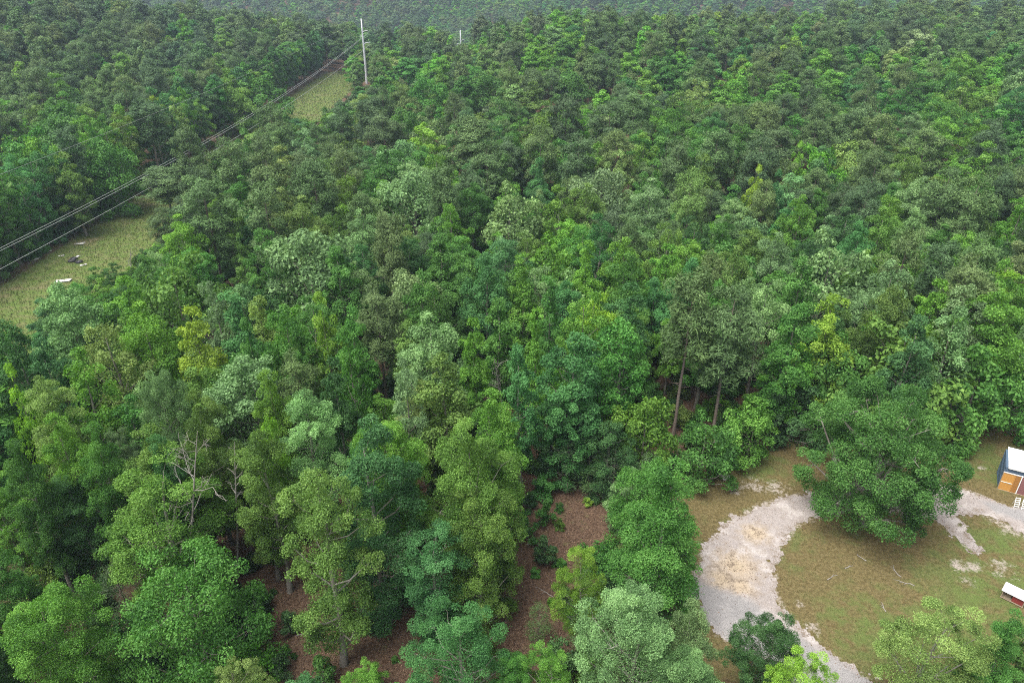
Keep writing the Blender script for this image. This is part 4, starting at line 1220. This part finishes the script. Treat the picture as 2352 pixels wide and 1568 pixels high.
def hutch():
    a = hit(2297, 1371); b = hit(2325, 1385)
    ang = basis(a[:2], b[:2])
    root = empty("animal_hutch", (a[0], a[1], a[2]), ang)
    tag(root, "small red hutch with a flat white roof and pale timber frame on the lawn", "hutch")
    Wd, Dp, Hh = 1.55, .85, .72
    box_obj("floor_panel", [(Wd / 2, Dp / 2, .12, Wd - .06, Dp - .06, .04)], M["raw_wood"], root)
    box_obj("back_panel", [(Wd / 2, Dp - .03, .45, Wd - .1, .02, .6)], M["red_paint"], root)
    box_obj("side_panel", [(.02, Dp / 2, .45, .02, Dp - .1, .6)], M["red_paint"], root)
    box_obj("side_panel", [(Wd - .02, Dp / 2, .45, .02, Dp - .1, .6)], M["red_paint"], root)
    box_obj("front_panel", [(Wd * .72, .02, .42, Wd * .5, .02, .5)], M["red_paint"], root)
    for x in (.03, Wd - .03):
        for y in (.03, Dp - .03):
            box_obj("leg", [(x, y, .38, .06, .06, .78)], M["raw_wood"], root)
    for z in (.10, .76):
        box_obj("rail", [(Wd / 2, -.012, z, Wd + .02, .05, .05)], M["raw_wood"], root)
    for i in range(9):
        box_obj("bar", [(.1 + i * .06, -.01, .43, .012, .012, .62)], M["raw_wood"], root)
    o = box_obj("roof", [(Wd / 2, Dp / 2 + .05, .86, Wd + .16, Dp + .28, .035)], M["white_metal"], root)
    o.rotation_euler = (math.radians(4), 0, 0)
hutch()

def crate():
    x, y, z = hit(1664, 1098)
    root = empty("crate", (x, y, z), .35)
    tag(root, "white plastic crate lying under the bushy tree at the lawn corner", "crate")
    s = .62
    for i in range(4):
        for (cx, cy, sx, sy) in ((0, -s / 2, s, .02), (0, s / 2, s, .02), (-s / 2, 0, .02, s - .05), (s / 2, 0, .02, s - .05)):
            box_obj("slat", [(cx, cy, .07 + i * .13, sx, sy, .08)], M["white_paint"], root)
    box_obj("floor_panel", [(0, 0, .012, s - .03, s - .03, .02)], M["white_paint"], root)
    for cx in (-1, 1):
        for cy in (-1, 1):
            box_obj("corner_post", [(cx * s / 2, cy * s / 2, .27, .045, .045, .54)], M["white_paint"], root)
crate()

def post():
    x, y, z = hit(2237, 1012)
    root = empty("leaning_post", (x, y, z - .05)); tag(root, "thin pale wooden post leaning on the grass near the trees", "post")
    tb = Tubes(); tb.add([(0, 0, 0), (.12, .05, .9), (.28, .12, 1.85)], [.045, .04, .035], 6)
    obj("shaft", quad_mesh("shaft", *tb.get(), [M["raw_wood"]], smooth=True), root)
    box_obj("cap", [(.28, .12, 1.87, .11, .11, .04)], M["raw_wood"], root)
post()

def branch(u, v, L, ang, seed, label):
    r = np.random.default_rng(seed)
    x, y, z = hit(u, v)
    tb = Tubes(); n = 5
    p = [np.array([0, 0, .03])]
    a = ang
    for i in range(n):
        a += r.normal(0, .28); p.append(p[-1] + np.array([math.cos(a), math.sin(a), 0]) * L / n)
    tb.add(p, np.linspace(.045, .015, n + 1), 5)
    for i in (2, 3):
        e = p[i] + np.array([math.cos(a + .8), math.sin(a + .8), .1]) * L * .25
        tb.add([p[i], e], [.02, .008], 4)
    o = obj("fallen_branch", quad_mesh("fallen_branch", *tb.get(), [M["dead_wood"]], smooth=True))
    o.location = (x, y, z)
    tag(o, label, "branch", "fallen branches on the ground")
for i, (u, v, L, a, lab) in enumerate([
    (1900, 1332, 1.2, .9, "curved pale fallen branch on the brown lawn inside the drive bend"), (1990, 1288, 1.0, 2.5, "short pale branch on the lawn below the spreading tree"),
    (2070, 1325, 1.4, 2.4, "forked fallen branch on the brown grass"), (2100, 1345, 1.6, 2.2, "long thin fallen branch on the brown grass"),
    (2035, 1405, 1.0, 1.8, "straight pale stick on the grass above the pale lime tree"), (1940, 1305, .9, .6, "small forked stick on the lawn inside the drive bend"),
    (1185, 1163, 2.2, .15, "long pale fallen pole across the end of the trail"), (1208, 1250, 1.2, .2, "pale stick lying on the trail beside the dark sapling"),
    (900, 1435, 2.4, .5, "fallen branch on the brown trail beneath the blue-green tree"), (945, 1500, 2.0, .45, "thin fallen branch on the brown trail"),
    (1270, 1370, 1.8, 2.6, "grey fallen limb on the trail by the lime yellow tree"), (680, 1460, 1.6, .3, "dark fallen stick on the trail edge")]):
    branch(u, v, L, a, 60 + i, lab)

def tyre(u, v, label, k):
    x, y, z = hit(u, v)
    root = empty("old_tyre", (x, y, z), k); tag(root, label, "tyre", "dumped tyres in the clearing")
    n, m = 20, 8
    V, F = [], []
    for i in range(n):
        t = i / n * 6.283
        for j in range(m):
            p = j / m * 6.283; rr = .36 + .13 * math.cos(p)
            V.append((rr * math.cos(t), rr * math.sin(t), .14 + .13 * math.sin(p)))
    for i in range(n):
        for j in range(m):
            F.append((i * m + j, ((i + 1) % n) * m + j, ((i + 1) % n) * m + (j + 1) % m, i * m + (j + 1) % m))
    obj("tread", quad_mesh("tread", np.array(V) * 1.25, np.array(F), [M["rubber"]], smooth=True), root)
    tb = Tubes(); tb.add([(0, 0, .05), (0, 0, .2)], [.26, .26], 14)
    obj("rim", quad_mesh("rim", *tb.get(), [M["insulator"]], smooth=True), root)
tyre(165, 601, "dark dumped tyre in the rough grass next to a pale board", .2)
tyre(182, 603, "dark dumped tyre lying just apart from its neighbour in the grass", .5)
tyre(170, 596, "dark dumped tyre at the back of the little heap in the grass", 1.1)

def board(u, v, L, Wd, a, seed, label):
    r = np.random.default_rng(seed)
    x, y, z = hit(u, v)
    V, F = boxes([(0, 0, .06, L, Wd, .05)])
    V = V + r.normal(0, .02, V.shape) * (3, 3, .4)
    V[:, 2] += V[:, 0] * .06
    o = obj("scrap_board", quad_mesh("scrap_board", V, F, [M["pale_board"]])); o.location = (x, y, z + .03 * L); o.rotation_euler = (0, 0, a)
    tag(o, label, "board", "dumped boards in the clearing")
for i, q in enumerate([(145, 646, 2.4, 1.0, .2, "large pale dumped board at the grass edge above a silvery crown"), (182, 561, 1.6, .5, -.3, "pale plank on the brushy heap under the dark tree row"),
                       (188, 559, 1.3, .35, .5, "crooked pale plank lying across the brushy heap"), (74, 597, 2.0, .7, .1, "flat pale board under the dark trees lining the clearing"),
                       (113, 577, .8, .5, .6, "small white board in the shade of the dark tree row"), (192, 609, 1.0, .45, .4, "small pale board beside the dumped tyres"),
                       (141, 588, .7, .4, .2, "little white board in the open rough grass"), (176, 590, .9, .5, 1.0, "grey-white board behind the dumped tyres")]):
    board(*q[:5], 80 + i, q[5])

# ------------------------------------------------------------------ loose cover on the ground
def scatter_tris(name, X, Y, size, asp, tilt, mat, label, seed):
    r = np.random.default_rng(seed)
    n = len(X)
    c = np.column_stack([X, Y, terrain(X, Y) + .015])
    if tilt == "flat":
        nn = norm(r.normal(size=(n, 3)) * .35 + (0, 0, 1)); a = norm(r.normal(size=(n, 3)) * (1, 1, .15)); c[:, 2] += .02
    else:
        nn = norm(r.normal(size=(n, 3)) * (1, 1, .2)); a = norm(r.normal(size=(n, 3)) * .45 + (0, 0, 1)); c[:, 2] += size * .3
    V, F = diamonds(r, c, nn, a, size, size * asp)
    o = obj(name, quad_mesh(name, V, F, [mat], attrs={"tint": ("FACE", np.clip(r.normal(.45, .28, n), 0, 1))}))
    tag(o, label, kind="stuff")
r = np.random.default_rng(5)
n = 60000
px, py = r.uniform(-30, 26, n), r.uniform(30, 66, n)
k = ~inside(LAWN, px, py); px, py = px[k], py[k]
k = (np.abs(1176 + FPX * px / (py * CP + CAM_H * SP) - 1176) < 1250); px, py = px[k], py[k]
scatter_tris("leaf_litter", px, py, .15, .6, "flat", M["litter"], "brown fallen leaves over the forest floor", 11)
n = 120000
px, py = r.uniform(8, 62, n), r.uniform(30, 76, n)
sdp = np.where(inside(DRIVE, px, py), 1, -1) * edge_dist(DRIVE, px, py)
k = inside(LAWN, px, py) & (sdp + r.normal(0, .38, n) < -.05); px, py = px[k], py[k]
scatter_tris("lawn_grass", px, py, .10, .35, "up", M["lawn_grass"], "short patchy grass of the lawn", 12)
n = 9000
px, py = r.uniform(x0, x1, n), r.uniform(y0, y1, n)
sdp = np.where(inside(DRIVE, px, py), 1, -1) * edge_dist(DRIVE, px, py)
clump = np.sin(px * 1.7 + 2 * np.sin(py * .9)) * np.sin(py * 1.3 + 1.5 * np.sin(px * .8))
k = (sdp > -.3) & (r.random(n) < np.clip(.16 + .75 * G(sdp / .7) + .5 * (clump > .35), 0, 1)); px, py = px[k], py[k]
scatter_tris("drive_debris", px, py, .11, .55, "flat", M["litter"], "dead leaves and bark crumbs blown over the gravel drive", 15)
n = 34000
px = r.uniform(-82, -61.5, n); py = np.sqrt(r.uniform(75 ** 2, 200 ** 2, n))
scatter_tris("field_grass", px, py, .42, .22, "up", M["dry_grass"], "rough dry grass of the power line clearing", 13)
px = r.uniform(-82, -61.5, 9000); py = r.uniform(200, 332, 9000)
scatter_tris("distant_field_grass", px, py, .6, .3, "up", M["dry_grass"], "rough grass at the far end of the power line clearing", 14)

# ------------------------------------------------------------------ air
def haze():
    V, F = boxes([(0, 825, -10, 2960, 2320, 150)])
    m = bpy.data.materials.new("pale_haze"); m.use_nodes = True
    nt = m.node_tree; nt.nodes.clear()
    o_ = nt.nodes.new("ShaderNodeOutputMaterial"); v = nt.nodes.new("ShaderNodeVolumePrincipled")
    v.inputs["Color"].default_value = (0.66, 0.83, 1.0, 1); v.inputs["Density"].default_value = 0.00021
    v.inputs["Anisotropy"].default_value = 0.2
    nt.links.new(v.outputs[0], o_.inputs["Volume"])
    tag(obj("haze", quad_mesh("haze", V, F, [m])), "pale blue haze in the air over the far hills", kind="stuff")
haze()
print("TRIS", sum(len(m.loops) - 2 * len(m.polygons) for m in bpy.data.meshes))
